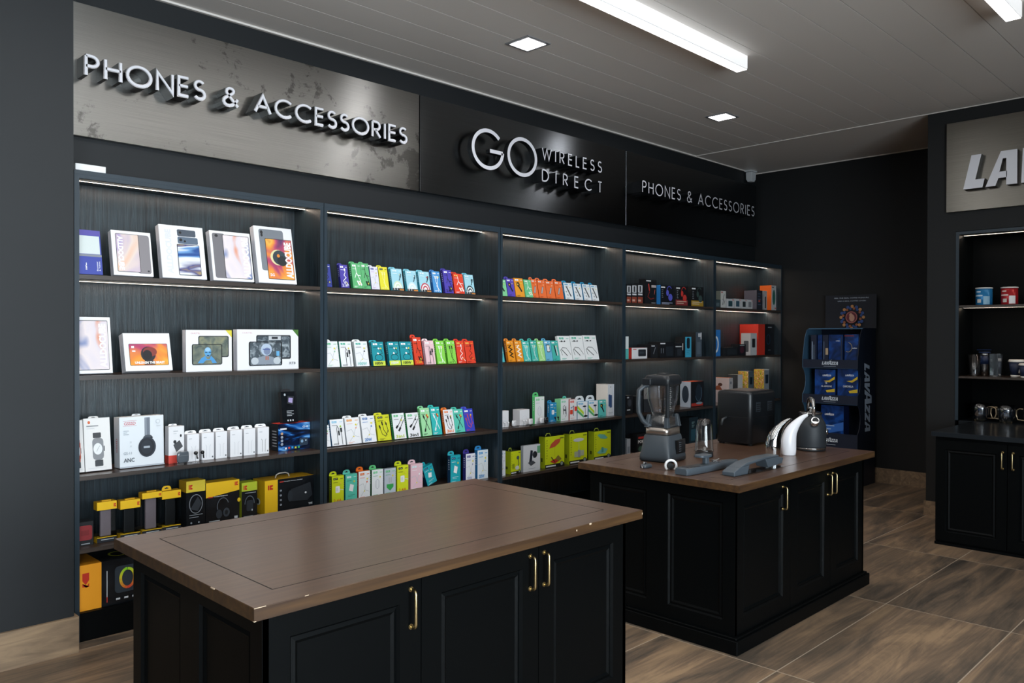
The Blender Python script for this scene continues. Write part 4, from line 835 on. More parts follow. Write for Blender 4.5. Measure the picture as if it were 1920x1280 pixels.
def bud(x, b, col, label, group, row=rr_, stand=True, s_=1.0):
    p = on_y(row.ox+x/row.sc, row.oy+b/row.sc, row.y-.005); z = row.z + .045*s_
    mb = MB(); mb.loft([[(math.cos(2*math.pi*q/12)*rr*s_, -.0+math.sin(2*math.pi*q/12)*rr*s_, zz*s_) for q in range(12)] for zz, rr in ((-.008, .002), (-.006, .007), (0, .009), (.006, .007), (.008, .002))], M(col, .2)); mb.tube([(.004*s_, 0, 0), (.006*s_, 0, -.026*s_)], .003*s_, M(col, .2), 8)
    e = mb.build('earbud', None, loc=(p.x, row.y-.005, z)); tag(e, label, 'earbud', group)
    q = MB(); q.tube([(0, 0, 0), (0, 0, .038*s_)], .002, 'clear_plastic', 6); q.box(-.012, -.01, 0, .012, .01, .003, 'clear_plastic'); tag(q.build('earbud_stand', None, loc=(p.x+.001, row.y+.0, row.z)), 'clear acrylic peg holding the ' + label, 'display stand', 'acrylic pegs')
case(190, 680, 1, 'f4f4f6', 'white earbud case before the square white box', 'white earbud cases')
case(362, 662, 1, 'f4f4f6', 'white earbud case between the square box and the green tabbed box', 'white earbud cases')
case(478, 650, 1, 'eeeef0', 'white earbud case before the green tabbed box', 'white earbud cases')
case(524, 632, 1, '24272b', 'black earbud case with a lit square left of the blue box', 'black earbud cases')
for x, b, c, lb in ((92, 690, 'f4f4f6', 'white earbud at the far left of the third bookcase'), (128, 690, 'f4f4f6', 'white earbud just left of the first white case'), (290, 680, 'f4f4f6', 'white earbud left of the second white case'), (316, 676, 'f4f4f6', 'white earbud touching the second white case'), (618, 640, '16181a', 'black earbud before the blue box'), (648, 636, '16181a', 'black earbud before the pale green side of the holder box')):
    bud(x, b, c, lb, 'earbuds on pegs, third bookcase')
# ------------------------------------------------------------------ first bookcase
F1 = (130, 300, 3.8796); F2 = (130, 570, 3.8796); F3 = (130, 850, 3.657)
r = Row(*F1, SH[1][1], .06, 'top shelf of first bookcase', 'tablet boxes on the top shelf', tilt=12, T=.048)
WB = 'f4f4f6'
def tablet(row, L, Rr, b, t, label, draw, T=.048, front=WB, side='e2e2e8', tilt=None, name='tablet_box'):
    pl = row.place(L, Rr, b, t, tilt, T); T = pl[3]; mb = bxmesh(pl[1], pl[2], T, front, side); draw(Face(mb, (-pl[1]/2, 0, 0), (1, 0, 0), (0, 0, 1), pl[1], pl[2])); 
    lf(mb, pl[1], pl[2], T).rect(.4, .2, .55, .7, 'c9c9d2' if side[0] in 'ef' else side)
    return put(mb, row, pl, name, label, 'tablet box', bevel=.0015)
def scr(F, x0, y0, x1, y1, sw, bz=.012):
    F.rrect(x0, y0, x1, y1, '15161a', .006); F.rrect(x0+bz, y0+bz*.8, x1-bz, y1-bz*.8, sw, .004)
tablet(r, -30, 245, 825, 497, 'blue box with a pale printed screen beside the pillar', lambda F: (F.rect(0, .88, 1, 1, '5a52a8'), F.rect(.05, .46, .95, .87, 'd9e2e0'), F.rect(0, .40, 1, .45, '8a8f98'), F.text('Booster', .78, .08, .84, .30, 'e8ecf6', .02, 90), F.text('& Tablet', .87, .08, .92, .30, 'e8ecf6', .02, 90), F.text('life', .36, .1, .42, .26, 'ffffff', .02, 90)), front='3c4ba6', side='2c3880', T=.03)
tablet(r, 325, 615, 850, 520, 'white tablet box with a pastel screen', lambda F: (F.rrect(.6, .06, .95, .93, '8b868a', .012), F.ell(.88, .12, .03, .02, '33343a'), scr(F, .1, .08, .68, .93, 'swirl_light'), F.text('ALLDOCUBE', .14, .12, .28, .88, 'f4f2f8', .05, -90)))
tablet(r, 680, 1003, 875, 485, 'white tablet box with a blue tablet and two camera strips', lambda F: (F.text('ALLDOCUBE', .12, .08, .26, .92, 'e2e3e8', .05, 90), F.rrect(.40, .80, .82, .93, '4a5462', .008), F.rrect(.40, .66, .86, .79, '5b6c80', .008), F.ell(.47, .87, .03, .025, '15161a'), F.ell(.47, .73, .035, .03, '15161a'), F.ell(.56, .71, .025, .02, '15161a'), scr(F, .37, .06, .88, .65, 'swirl_blue')))
tablet(r, 1050, 1347, 893, 528, 'white tablet box with a white swirl screen', lambda F: (F.rrect(.06, .05, .36, .95, '77757a', .012), F.ell(.16, .9, .04, .03, '222327'), scr(F, .3, .05, .96, .93, 'swirl_pastel'), F.text('ALLDOCUBE', .76, .08, .93, .9, 'f8f8fb', .05, 90)))
tablet(r, 1380, 1657, 912, 495, 'white tablet box with an orange and pink swirl screen', lambda F: (F.rrect(.12, .22, .76, .95, '7c828a', .014), F.ell(.19, .89, .035, .035, '202226'), F.ell(.19, .84, .03, .025, '202226'), scr(F, .26, .07, .96, .79, 'swirl_warm'), F.ell(.56, .46, .2, .14, 'e8dca8'), F.ell(.60, .46, .18, .13, '2a3a44'), F.ell(.66, .4, .13, .09, '141c22'), F.ell(.57, .49, .04, .03, 'e88a2c'), F.text('ALLDOCUBE', .74, .1, .93, .74, 'fdf6f4', .05, 90), F.text('5G', .31, .12, .42, .17, 'f4e8ee', .03)))
# second shelf
r = Row(*F2, SH[2][1], .06, 'second shelf of first bookcase', 'tablet boxes on the second shelf', tilt=12, T=.048)
tablet(r, -20, 318, 490, 78, 'tall white tablet box with swirl screen by the pillar', lambda F: (scr(F, .06, .06, .92, .94, 'swirl_pastel'), F.text('ALLDOCUBE', .66, .1, .86, .88, 'f6f6fa', .05, 90)), tilt=9)
def helm(F):
    F.rect(.13, .82, .62, .93, 'ffffff'); scr(F, .1, .14, .93, .72, 'swirl_warm', .01)
    F.ell(.5, .44, .16, .2, '20242c'); F.ell(.54, .5, .15, .13, '8a3a34'); F.pol([(.42, .3), (.62, .26), (.64, .16), (.4, .16)], '181a20'); F.ell(.48, .42, .1, .13, '101318')
    F.text('UNLEASH THE BEAST', .2, .18, .84, .25, 'fff6f0', .05); F.rect(.15, .6, .21, .66, 'f6f0f4'); F.rect(.16, .5, .23, .54, 'f6f0f4')
tablet(r, 412, 752, 486, 214, 'low white tablet box with a helmet on an orange screen', helm, tilt=14, T=.06)
def rug1(F):
    F.text('OUKITEL', .1, .9, .3, .94, 'd8a0a8', .01); F.pol([(.86, 1), (1, 1), (1, .82)], 'e6d84a')
    F.rrect(.26, .34, .93, .86, '20262a', .01); F.rrect(.28, .36, .91, .84, 'rocky', .008); F.rrect(.12, .16, .78, .66, '181c20', .01); F.rrect(.14, .18, .76, .64, 'rocky', .006)
    F.pol([(.24, .2), (.32, .32), (.41, .38), (.44, .3), (.5, .3), (.53, .38), (.6, .3), (.66, .2), (.56, .2), (.53, .27), (.42, .27), (.36, .2)], '4f9ad4'); F.ell(.46, .47, .075, .115, '5fa8dc'); F.ell(.46, .53, .06, .05, '9cc8e8'); F.rect(.40, .45, .45, .47, '16405f'); F.rect(.48, .45, .53, .47, '16405f'); F.rect(.44, .37, .49, .40, '1d4a70')
tablet(r, 850, 1183, 492, 192, 'white tablet box with a blue robot', rug1, tilt=1, T=.05)
def rug2(F):
    F.text('OUKITEL', .08, .9, .24, .93, 'd8a0a8', .01); F.pol([(.9, 1), (1, 1), (1, .82)], '4a7a34')
    F.rrect(.3, .26, .87, .86, '2a2e34', .01); F.rrect(.32, .3, .85, .83, 'machine_grey', .008); F.rect(.5, .74, .7, .84, 'c8ccd0'); F.rect(.55, .76, .65, .82, '30343a')
    F.rrect(.18, .1, .72, .7, '15181c', .01); F.rrect(.2, .12, .7, .68, 'machine_grey', .006); F.ell(.46, .5, .09, .15, 'b8c8dc'); F.pol([(.24, .13), (.66, .13), (.58, .3), (.5, .34), (.4, .34), (.32, .3)], '8e98a4'); F.ell(.47, .46, .055, .09, '7d8ba8'); F.rect(.40, .50, .52, .52, '46589a'); F.rect(.445, .24, .46, .33, 'c8602c'); F.rect(.475, .24, .49, .33, 'c8602c'); F.ell(.27, .22, .06, .09, 'c4ccd2'); F.ell(.63, .22, .06, .09, 'c4ccd2'); F.rect(.62, .34, .67, .46, '6ab0e0')
    F.text('RT8', .84, .12, .94, .18, '6a7078', .01)
tablet(r, 1222, 1667, 487, 196, 'wide white tablet box with a pale robot', rug2, tilt=1, T=.05)
# third shelf
r = Row(*F2, SH[3][1], .10, 'third shelf of first bookcase', 'white gadget boxes on the third shelf', tilt=0, T=.05)
def watch(F, c, cx=.5):
    F.rrect(cx-.2, .2, cx+.22, .62, c, .02); F.rrect(cx-.17, .62, cx+.14, .72, '3a3c40', .004); F.rrect(cx-.13, .08, cx+.18, .2, '3a3c40', .004); F.ell(cx, .41, .17, .11, 'eef0f2', 24); F.line([(cx, .41), (cx+.08, .47)], .0012, '333333'); F.line([(cx, .41), (cx-.05, .36)], .0012, '333333'); F.rect(cx+.22, .36, cx+.26, .46, '6a6c70')
for L, Rr, b, t, c, lb in ((-60, 112, 1195, 820, 'c8502c', 'white smartwatch box with an orange watch by the pillar'), (118, 310, 1190, 812, '8a8c90', 'white smartwatch box with a grey watch')):
    loc, w_, h, T, rx = r.place(L, Rr, b, t, 8, .045); mb = bxmesh(w_, h, T, 'eceae8', 'd9d8d8'); F = fr(mb, w_, h); watch(F, c); F.ell(.2, .92, .05, .03, 'd86a3c'); F.rect(.1, .84, .55, .86, '8e9094'); F.rect(.1, .8, .4, .81, 'c8cacc'); F.bars(.1, .05, .8, 1, .1, .008, 'd8d8da')
    e = put(mb, r, (loc, w_, h, T, rx), 'smartwatch_box', lb, 'gadget box'); hangtab(w_, h, T, 'f0efee', .4, .012, parent=e, off=w_*.28)
loc, w_, h, T, rx = r.place(368, 690, 1172, 808, 2, .085); mb = bxmesh(w_, h, T, 'e6ebf0', 'd6dae0', top='e9edf1'); F = fr(mb, w_, h)
F.text('GSSSD', .1, .84, .36, .9, 'c86a6e', .02); F.rect(.08, .82, .38, .825, 'c86a6e'); F.rect(.08, .92, .38, .925, 'c86a6e')
F.rect(.56, .55, .68, .97, '727a86'); F.rect(.575, .55, .6, .97, '98a0aa'); F.rrect(.52, .5, .74, .62, '4a5058', .02); F.ell(.61, .38, .2, .2, '2e3440', 26); F.ell(.6, .38, .17, .175, '1c2028', 26); F.ell(.6, .38, .13, .14, '252b35', 22); F.rect(.53, .36, .67, .4, 'aab2bc')
F.text('GS-11', .08, .26, .26, .31, '8a949e', .01); F.text('ANC', .08, .11, .32, .19, '454c56', .02); F.bars(.08, .72, .2, 3, .035, .012, '9aa2aa'); F.ell(.86, .88, .05, .045, 'c2c8ce'); F.ell(.86, .88, .04, .036, 'e6ebf0'); F.text('ANC', .82, .78, .92, .8, 'b4bac0', .01); F.ell(.24, .5, .02, .02, 'd4d9de'); F.ell(.24, .42, .02, .02, 'd4d9de'); F.rect(0, 0, 1, .03, 'b4bac2')
S = lf(mb, w_, h, T); S.text('GSSSD', .38, .3, .6, .58, 'c86a6e', .02, 90)
e = put(mb, r, (loc, w_, h, T, rx), 'headphone_box', 'big white headphone box reading GS-11 ANC', 'gadget box', bevel=.0015); hangtab(w_, h, T, 'eef1f4', .2, .010, parent=e, off=w_*.4)
loc, w_, h, T, rx = r.place(722, 835, 1140, 872, 0, .05); mb = bxmesh(w_, h, T, 'f0f0f2', 'd9dade'); F = fr(mb, w_, h); F.rect(0, 0, .55, .22, 'd8483c'); F.pol([(.3, .5), (.7, .62), (.92, .44), (.5, .3)], '4a4c50'); F.ell(.4, .58, .1, .05, '2a2c30'); F.ell(.78, .74, .06, .04, '2a2c30'); F.rect(.3, .86, .6, .88, 'b0b4b8'); F.rect(.3, .8, .5, .81, 'c0c4c8')
S = lf(mb, w_, h, T); S.rect(0, 0, 1, .22, 'c23c30')
e = put(mb, r, (loc, w_, h, T, rx), 'earphone_box', 'white earphone box with a red corner patch', 'gadget box'); hangtab(w_, h, T, 'f2f2f4', .55, .01, parent=e, off=w_*.2)
for q, (L, Rr, b, t) in enumerate(((857, 945, 1128, 908), (963, 1052, 1120, 902), (1065, 1147, 1112, 896), (1170, 1257, 1105, 890), (1270, 1353, 1096, 882), (1370, 1452, 1087, 874))):
    loc, w_, hh, T, rx = r.place(L, Rr, b, t, 0, .04); th = .018; h = hh-th
    mb = bxmesh(w_, h, T, 'f3f3f6', 'dcdde2'); F = fr(mb, w_, h); F.line([(.4, .08), (.4, .5), (.34, .56)], .0016, 'c9cbd0' if q < 5 else '26282c'); F.line([(.66, .08), (.66, .5), (.74, .56)], .0016, 'c9cbd0' if q < 5 else '26282c'); F.rect(.15, .82, .4, .84, 'b8bac0'); F.ell(.88, .1, .06, .03, '6a6c70')
    e = put(mb, r, (loc, w_, h, T, rx), 'earphone_box', ('first', 'second', 'third', 'fourth', 'fifth', 'sixth')[q] + ' from left of six small white boxes', 'gadget box'); hangtab(w_, h, T, 'f4f4f7', .98, th, parent=e)
loc, w_, h, T, rx = r.place(1520, 1757, 1082, 888, 0, .10, dy=.02); mb = bxmesh(w_, h, T, 'space_blue', '1a1f26', top='c8382c'); F = fr(mb, w_, h); F.rect(.06, .78, .26, .84, 'e4e6ea'); F.text('G-8', .76, .8, .94, .88, 'd8e6f4', .02)
for q in range(4): F.ell(.11, .64-.13*q, .04, .05, 'c8a07a' if q == 0 else '9aa4b4')
F.rrect(.66, .14, .93, .42, '27384c', .008); F.ell(.74, .3, .04, .06, '8ab0d0'); F.ell(.86, .32, .02, .03, 'dce8f4')
for q, c in enumerate(('e8e8e8', 'd84a3c', '3a9ad0', 'e0d04a', '4ab06a')): F.rect(.2+.1*q, .05+.01*(q % 3), .26+.1*q, .12+.01*(q % 3), c)
S = lf(mb, w_, h, T)
for q in range(6): S.rect(.25, .15+.11*q, .8, .19+.11*q, '9aa0a8')
e = put(mb, r, (loc, w_, h, T, rx), 'game_box', 'dark blue electronics box with a red top', 'gadget box'); BOXTOP = loc.z+h
rt = Row(*F2, BOXTOP+.001, .10, 'third shelf of first bookcase', None, tilt=8, T=.035)
loc, w_, h, T, rx = rt.place(1553, 1665, 862, 640, 8, .035, dy=.03); loc.z = BOXTOP+.001+T*math.sin(R(8)); mb = bxmesh(w_, h, T, 'kodak_black', '101216'); F = fr(mb, w_, h); F.pol([(.36, .62), (.74, .56), (.84, .84), (.42, .86)], '23272e'); F.pol([(.44, .66), (.7, .62), (.75, .78), (.48, .8)], 'b8a8d8'); F.bars(.3, .36, .75, 4, .05, .018, 'b9bcc2'); F.ell(.24, .9, .06, .04, 'c8ccd0')
for q in range(3): F.rect(.3+.16*q, .04, .38+.16*q, .09, 'd8dade')
e = put(mb, rt, (loc, w_, h, T, rx), 'game_box', 'black tabbed box standing on the red topped box', 'gadget box'); hangtab(w_, h, T, '1c1f24', .6, .02, parent=e, off=w_*.2)
rc = Row(*F2, SH[3][1], .03, '', None)
case(826, 1128, 1, '5a6168', 'dark grey earbud case before the red cornered earphone box', None, row=rc, tall=.062, w_=.075)
bud(920, 1150, '16181a', 'black earbud before the first small white box', 'black earbuds on pegs, first bookcase', row=rc, s_=1.3)
bud(968, 1146, '16181a', 'black earbud before the second small white box', 'black earbuds on pegs, first bookcase', row=rc, s_=1.3)
# fourth shelf: yellow and black goods
r = Row(*F3, SH[4][1], .07, 'fourth shelf of first bookcase', 'yellow and black boxes on the fourth shelf', tilt=0, T=.07)
YK = 'f4c41c'; YD = 'd9a514'
def klogo(F, x0, y0, x1, y1, c='c8281c', bgc=YK):
    F.rect(x0, y0, x1, y1, c); F.pol([(x1-.3*(x1-x0), (y0+y1)/2), (x1, y0), (x1, y0+.0), (x1, y1)], bgc) if 0 else None
    w_, h_ = x1-x0, y1-y0
    F.line([(x0+.30*w_, y0), (x0+.30*w_, y1)], .09*w_*F.w, bgc); F.pol([(x1, y0+.28*h_), (x1, y0+.72*h_), (x0+.52*w_, y0+.5*h_)], bgc)
loc, w_, h, T, rx = r.place(-30, 165, 575, 412, 0, .08); mb = bxmesh(w_, h, T, '16191d', '14171a'); F = fr(mb, w_, h); F.rrect(.12, .22, .93, .84, '8c2c30', .012); F.rect(.3, .42, .75, .64, '7a2629'); F.rect(.3, .05, .8, .09, '9a9ea4')
put(mb, r, (loc, w_, h, T, rx), 'speaker_box', 'black box with a red speaker by the pillar', 'gadget box')
def clam(L, Rr, b, t, inner, T, label, capf, tabp, basef=.12):
    loc, w_, h, TTq, rx = r.place(L, Rr, b, t, 0, T); mb = MB(); hb, hc = h*basef, h*capf
    mb.box(-w_/2, 0, 0, w_/2, T, hb, '1a1e24', top=YK, left=YD)
    cp = MB(); cp.box(-w_/2, 0, h-hc, w_/2, T, h, YK, top=YD, left=YD); F = Face(cp, (-w_/2, 0, 0), (1, 0, 0), (0, 0, 1), w_, h); klogo(F, .84, 1-capf*.72, .96, 1-capf*.3)
    F = Face(mb, (-w_/2, 0, 0), (1, 0, 0), (0, 0, 1), w_, h); F.rect(0, basef*.9, 1, basef*1.0, YK); F.rect(.2, basef*.45, .85, basef*.6, 'b9bec4')
    e = put(mb, r, (loc, w_, h, T, rx), 'accessory_pack', label, 'accessory pack'); cp.build('cap', e)
    q = MB(); q.box(-w_*.28, T*.3, hb, w_*.28, T*.7, h-hc-.004, inner); q.build('gadget', e, .006)
    q = MB(); q.box(-w_/2, 0, hb, w_/2, T, h-hc, 'clear_plastic'); q.build('clear_window', e)
    if tabp == 1: hangtab(w_, h, T*.6, YK, .5, .026, parent=e, off=w_*.1)
    else:
        q = MB(); q.box(-w_*.2, T*.35, h, w_*.28, T*.65, h+.006, YD); q.build('folded_tab', e)
clam(190, 325, 575, 298, '8d8086', .055, 'yellow capped pack with grey gadget, leftmost of four', .2, 0, .13)
clam(350, 487, 553, 292, '101418', .055, 'low yellow capped pack holding a black gadget', .22, 0, .13)
clam(500, 635, 527, 238, '8d8086', .055, 'tall yellow capped pack holding a grey gadget', .14, 0, .12)
clam(636, 765, 520, 215+28, '101418', .055, 'yellow capped pack with hang tab holding a black gadget', .19, 1, .14)
loc, w_, h, T, rx = r.place(802, 932, 480, 162, 0, .10); mb = bxmesh(w_, h, T, 'kodak_black', '15181c', top='d2ac28'); F = fr(mb, w_, h); F.rect(0, .76, 1, 1, 'e0c83c'); klogo(F, .12, .82, .32, .92, bgc='e0c83c'); F.arc(.5, .5, .34, .2, 0, 360, .004, '8a9098', 20); F.pol([(.2, .4), (.6, .66), (.8, .5), (.6, .34)], '2a2f36'); F.bars(.15, .26, .85, 2, .05, .012, '9aa0a8'); F.ell(.25, .1, .05, .02, '8a9098'); F.ell(.65, .1, .05, .02, '8a9098')
S = lf(mb, w_, h, T); S.rect(0, .76, 1, 1, 'cfa41c')
put(mb, r, (loc, w_, h, T, rx), 'headphone_box', 'tall black box with a pale yellow top band and logo', 'gadget box')
loc, w_, h, T, rx = r.place(937, 1165, 458, 175, 0, .09, dy=.0); mb = bxmesh(w_, h, T, 'kodak_black', '15181c', top='d8aa1c'); F = fr(mb, w_, h); F.pol([(0, .64), (1, .74), (1, 1), (0, 1)], YK); klogo(F, .86, .86, .96, .95); F.text('Wireless Headphone', .22, .63, .64, .665, 'd8dce0', .02); F.rect(.06, .635, .2, .66, 'c8382c'); F.arc(.5, .4, .17, .2, 20, 200, .005, '555c64', 18); F.ell(.38, .22, .09, .11, '2c3138'); F.ell(.6, .24, .1, .11, '3a4048'); F.ell(.6, .24, .05, .06, '14171b'); F.rect(.08, .06, .4, .08, 'b0b4b8'); F.rect(.84, .06, .94, .12, 'c8ccd0'); F.ell(.98, .5, .05, .05, 'e8c020')
put(mb, r, (loc, w_, h, T, rx), 'headphone_box', 'black and yellow box with printed wireless headphones', 'gadget box')
loc, w_, h, T, rx = r.place(1182, 1288, 425, 180, 0, .08); mb = bxmesh(w_, h, T, 'kodak_black', 'b6c42a', top='b6c42a'); F = fr(mb, w_, h); F.rect(0, .76, 1, 1, 'b9c832'); klogo(F, .12, .8, .34, .92, bgc='b9c832'); F.arc(.5, .4, .3, .22, 0, 180, .005, '59636c', 16); F.rrect(.3, .2, .72, .5, '262c34', .01); F.ell(.66, .22, .04, .03, 'd4d8dc'); F.bars(.2, .7, .9, 1, .1, .015, 'a9aeb4'); F.rect(.1, .05, .7, .07, '9aa0a6')
e = put(mb, r, (loc, w_, h, T, rx), 'speaker_box', 'black box with a lime green band and hang tab', 'gadget box'); hangtab(w_, h, T, '1c2024', .5, .014, parent=e, off=w_*.15)
loc, w_, h, T, rx = r.place(1340, 1678, 400, 172, 0, .15); mb = bxmesh(w_, h, T, 'kodak_black', YK, top=YD); F = fr(mb, w_, h); F.rect(0, 0, .255, 1, YK); klogo(F, .06, .72, .16, .86)
F.text('Portable Wireless Speaker', .38, .9, .76, .93, 'd4d8dc', .02); F.rect(.29, .9, .37, .93, 'c8382c'); F.pol([(.48, .3), (.52, .66), (.92, .8), (.96, .4), (.86, .26)], '1e242b'); F.ell(.5, .46, .05, .17, '262d35'); F.ell(.82, .5, .02, .03, 'dfe3e6'); F.text('TWS', .88, .12, .96, .18, 'd8dce0', .05)
for q in range(4): F.ell(.31, .66-.14*q, .022, .03, '8a9098')
S = lf(mb, w_, h, T); S.ell(.42, .35, .2, .1, 'e8ecf0'); S.ell(.42, .35, .1, .07, '2a2e34')
e = put(mb, r, (loc, w_, h, T, rx), 'speaker_box', 'yellow and black speaker box with a white handle', 'gadget box')
q = MB(); q.tube([(-w_*.2, T*.4, h), (-w_*.18, T*.4, h+.02), (-w_*.12, T*.4, h+.028), (.0, T*.4, h+.028), (w_*.06, T*.4, h+.02), (w_*.08, T*.4, h)], .004, 'c9c3bc', 8); q.build('carry_handle', e)
# bottom shelf
r = Row(*F3, SH[5][1], .03, 'bottom shelf of first bookcase', None, tilt=0, T=.2)
loc, w_, h, T, rx = r.place(62, 620, 1105, 800, 0, .24); mb = bxmesh(w_, h, T, 'kodak_black', 'e8981c', top='14161a'); F = fr(mb, w_, h); F.rect(0, 0, .27, 1, 'f2a01e')
F.pol([(.045, .66), (.045, .82), (.125, .82), (.125, .66), (.085, .56)], 'c4301c'); F.pol([(.045, .52), (.045, .6), (.085, .5), (.125, .6), (.125, .52)], 'c4301c')
F.rect(.33, .18, .342, .78, 'b0b4b8'); F.rect(.33, .08, .342, .2, 'b8342c'); F.rrect(.43, .24, .74, .84, '2a333c', .02)
for q in range(16):
    import colorsys
    cc = colorsys.hsv_to_rgb((q/16+.02) % 1 if 0 else (.02+.22*abs(((q/16*2) % 2)-1)), .8, .85); F.arc(.585, .55, .085, .21, 90+22.5*q, 90+22.5*(q+1), .014, '%02x%02x%02x' % tuple(int(c*255) for c in cc), 3)
for q in range(3): F.rect(.44+.1*q, .1, .49+.1*q, .14, 'c9ccd0')
Tf = tf(mb, w_, h, T); Tf.rect(0, 0, .27, 1, 'e0921c'); Tf.arc(.56, .5, .1, .2, 0, 360, .012, 'b8b82c', 20)
put(mb, r, (loc, w_, h, T, rx), 'speaker_box', 'big yellow and black speaker box with rainbow ring', 'gadget box')
# ------------------------------------------------------------------ fourth and fifth bookcases
G2 = (1160, 460, 5.334); G3 = (1160, 670, 5.566)
def plain(row, L, Rr, b, t, T, front, side, label, draw=None, name='gadget_box', top=None, tab=None, dy=0, tilt=0, sdraw=None, rz=0):
    loc, w_, h, T, rx = row.place(L, Rr, b, t, tilt, T, dy=dy); mb = bxmesh(w_, h, T, front, side, top=top)
    if draw: draw(fr(mb, w_, h))
    if sdraw: sdraw(lf(mb, w_, h, T))
    e = put(mb, row, (loc, w_, h, T, rx), name, label, 'gadget box', rz=rz)
    if tab: hangtab(w_, h, T, tab, .6, .02, parent=e)
    return e
def buds(F): F.rrect(.1, .55, .9, .92, 'c9ccd0', .004); F.rrect(.36, .58, .66, .88, '3a3c40', .004); F.rect(.1, .42, .9, .5, 'd0d2d6'); F.rect(.05, .02, .95, .34, '8a4030'); F.rect(.1, .1, .6, .2, 'c8a090')
r = Row(*G2, SH[1][1], .06, 'top shelf of fourth bookcase', 'boxes on the top shelf of the fourth bookcase', tilt=0, T=.06)
for q, (a, b_) in enumerate(((78, 125), (130, 182), (188, 242))): plain(r, a, b_, 588+2*q, 400-4*q, .05, '1b1e22', '14171a', ('left', 'middle', 'right')[q] + ' of three small black boxes with grey and red prints', buds)
plain(r, 262, 378, 598, 352, .07, '17191d', '121418', 'tall black box with red earphones and tab', lambda F: (F.line([(.35, .8), (.4, .5), (.25, .3), (.5, .2), (.8, .26)], .006, '8a2c28'), F.line([(.3, .82), (.38, .55)], .016, 'c04038'), F.line([(.85, .6), (.8, .4)], .006, 'd06a60'), F.rect(.55, .68, .95, .78, 'b8aeb0'), F.rect(.1, .92, .5, .96, 'e4e6e8'), F.rect(.55, .04, .9, .07, '8a8d92')), tab='2a2d32')
def hp(c, bot=None):
    def f(F):
        if bot: F.rect(0, 0, 1, .3, bot); F.bars(.08, .2, .9, 2, .09, .03, 'd8c8b0')
        F.rect(.04, .86, .34, .93, 'e8eaec'); F.arc(.66, .66, .2, .3, 40, 220, .008, c, 14); F.ell(.74, .4, .16, .18, c); F.ell(.52, .62, .1, .15, c); F.bars(.08, .74, .2, 5, .09, .03, '8a8f98')
        if not bot: F.bars(.08, .1, .9, 2, .06, .03, 'a0a8c0')
    return f
plain(r, 418, 550, 600, 405, .09, '14181f', '2c7fc4', 'black and blue box with blue printed headphones', hp('5a5ec8'))
plain(r, 570, 690, 606, 412, .09, '17181c', '1c1d22', 'black box with red printed headphones and red base', hp('c83a34', '8a3436'))
plain(r, 726, 846, 613, 416, .09, '17191c', '121416', 'black box with a golden base band', hp('3a4c4a', 'a8842c'))
r = Row(*G2, SH[2][1], .06, 'second shelf of fourth bookcase', 'boxes on the second shelf of the fourth bookcase', tilt=0, T=.07)
plain(r, 60, 99, 1155, 930, .04, 'dce4e4', '4ab4b0', 'narrow white and turquoise box at the far left', lambda F: F.rect(0, 0, 1, .45, '5ab8b4'))
plain(r, 130, 284, 1153, 1045, .08, 'e9eaec', 'c4352c', 'white and red box with a printed black speaker', lambda F: (F.rrect(.42, .2, .92, .85, '23282e', .01), F.rect(.5, .45, .8, .65, '39424a'), F.rect(.08, .84, .3, .9, 'c84a40')))
plain(r, 320, 388, 1140, 1005, .16, '1a1d22', '101216', 'dark box just right of the white and red one', lambda F: (F.line([(.4, .3), (.7, .8)], .012, '6a7076'), F.rect(.1, .85, .6, .93, 'c8ccd0')), dy=.03)
plain(r, 396, 556, 1133, 974, .14, '15181d', '0e1013', 'wide black box with a white top line and speaker print', lambda F: (F.rect(.02, .86, .36, .93, 'e4e6ea'), F.rrect(.4, .1, .92, .72, '222930', .01), F.rect(.05, .3, .1, .6, '6a7078'), F.rect(.2, .3, .25, .6, '6a7078')))
plain(r, 560, 645, 1128, 985, .08, '191c21', '101215', 'small black box left of the sky blue box', lambda F: (F.rect(.1, .72, .8, .8, 'c8ccd0'), F.rrect(.3, .1, .8, .6, '2a3036', .01), F.rect(.9, .5, .98, .98, 'e8e4dc')))
plain(r, 665, 726, 1129, 926, .12, '45aed0', '0f1216', 'sky blue box with a black speaker silhouette', lambda F: (F.rrect(.25, .42, .75, .95, '17262e', .02), F.bars(.2, .3, .8, 3, .08, .02, '2a7c9c')))
plain(r, 770, 830, 1118, 872, .16, '4a5763', '15171a', 'tall slate grey box at the far right', lambda F: (F.rect(.4, .8, .8, .95, 'c8ccd0'), F.rect(.8, .7, .95, .98, 'dfe0e2'), F.rrect(.2, .1, .8, .6, '5c6a77', .01)), dy=.02)
r = Row(*G3, SH[3][1], .06, 'third shelf of fourth bookcase', 'boxes on the third shelf of the fourth bookcase', tilt=0, T=.08)
plain(r, 80, 146, 620, 425, .06, '1b1e22', '111317', 'black box at the far left with grey print', lambda F: (F.ell(.5, .6, .3, .2, '3a3f46'), F.rect(.1, .86, .4, .93, 'b8bcc2'), F.rect(.1, .2, .6, .26, 'c8ccd0')))
plain(r, 182, 250, 612, 432, .06, '2c3138', '111317', 'black and silver box left of the blender handle', lambda F: (F.rect(.2, .05, .5, .9, '6a727a'), F.rect(.6, .2, .8, .9, '22262c')))
plain(r, 262, 420, 590, 338, .08, '34383e', '16191d', 'grey box with pale curves, seen through the blender jug', lambda F: (F.rect(0, .55, 1, 1, '8c8a88'), F.arc(.35, .6, .28, .25, 0, 360, .004, '22262a', 16)))
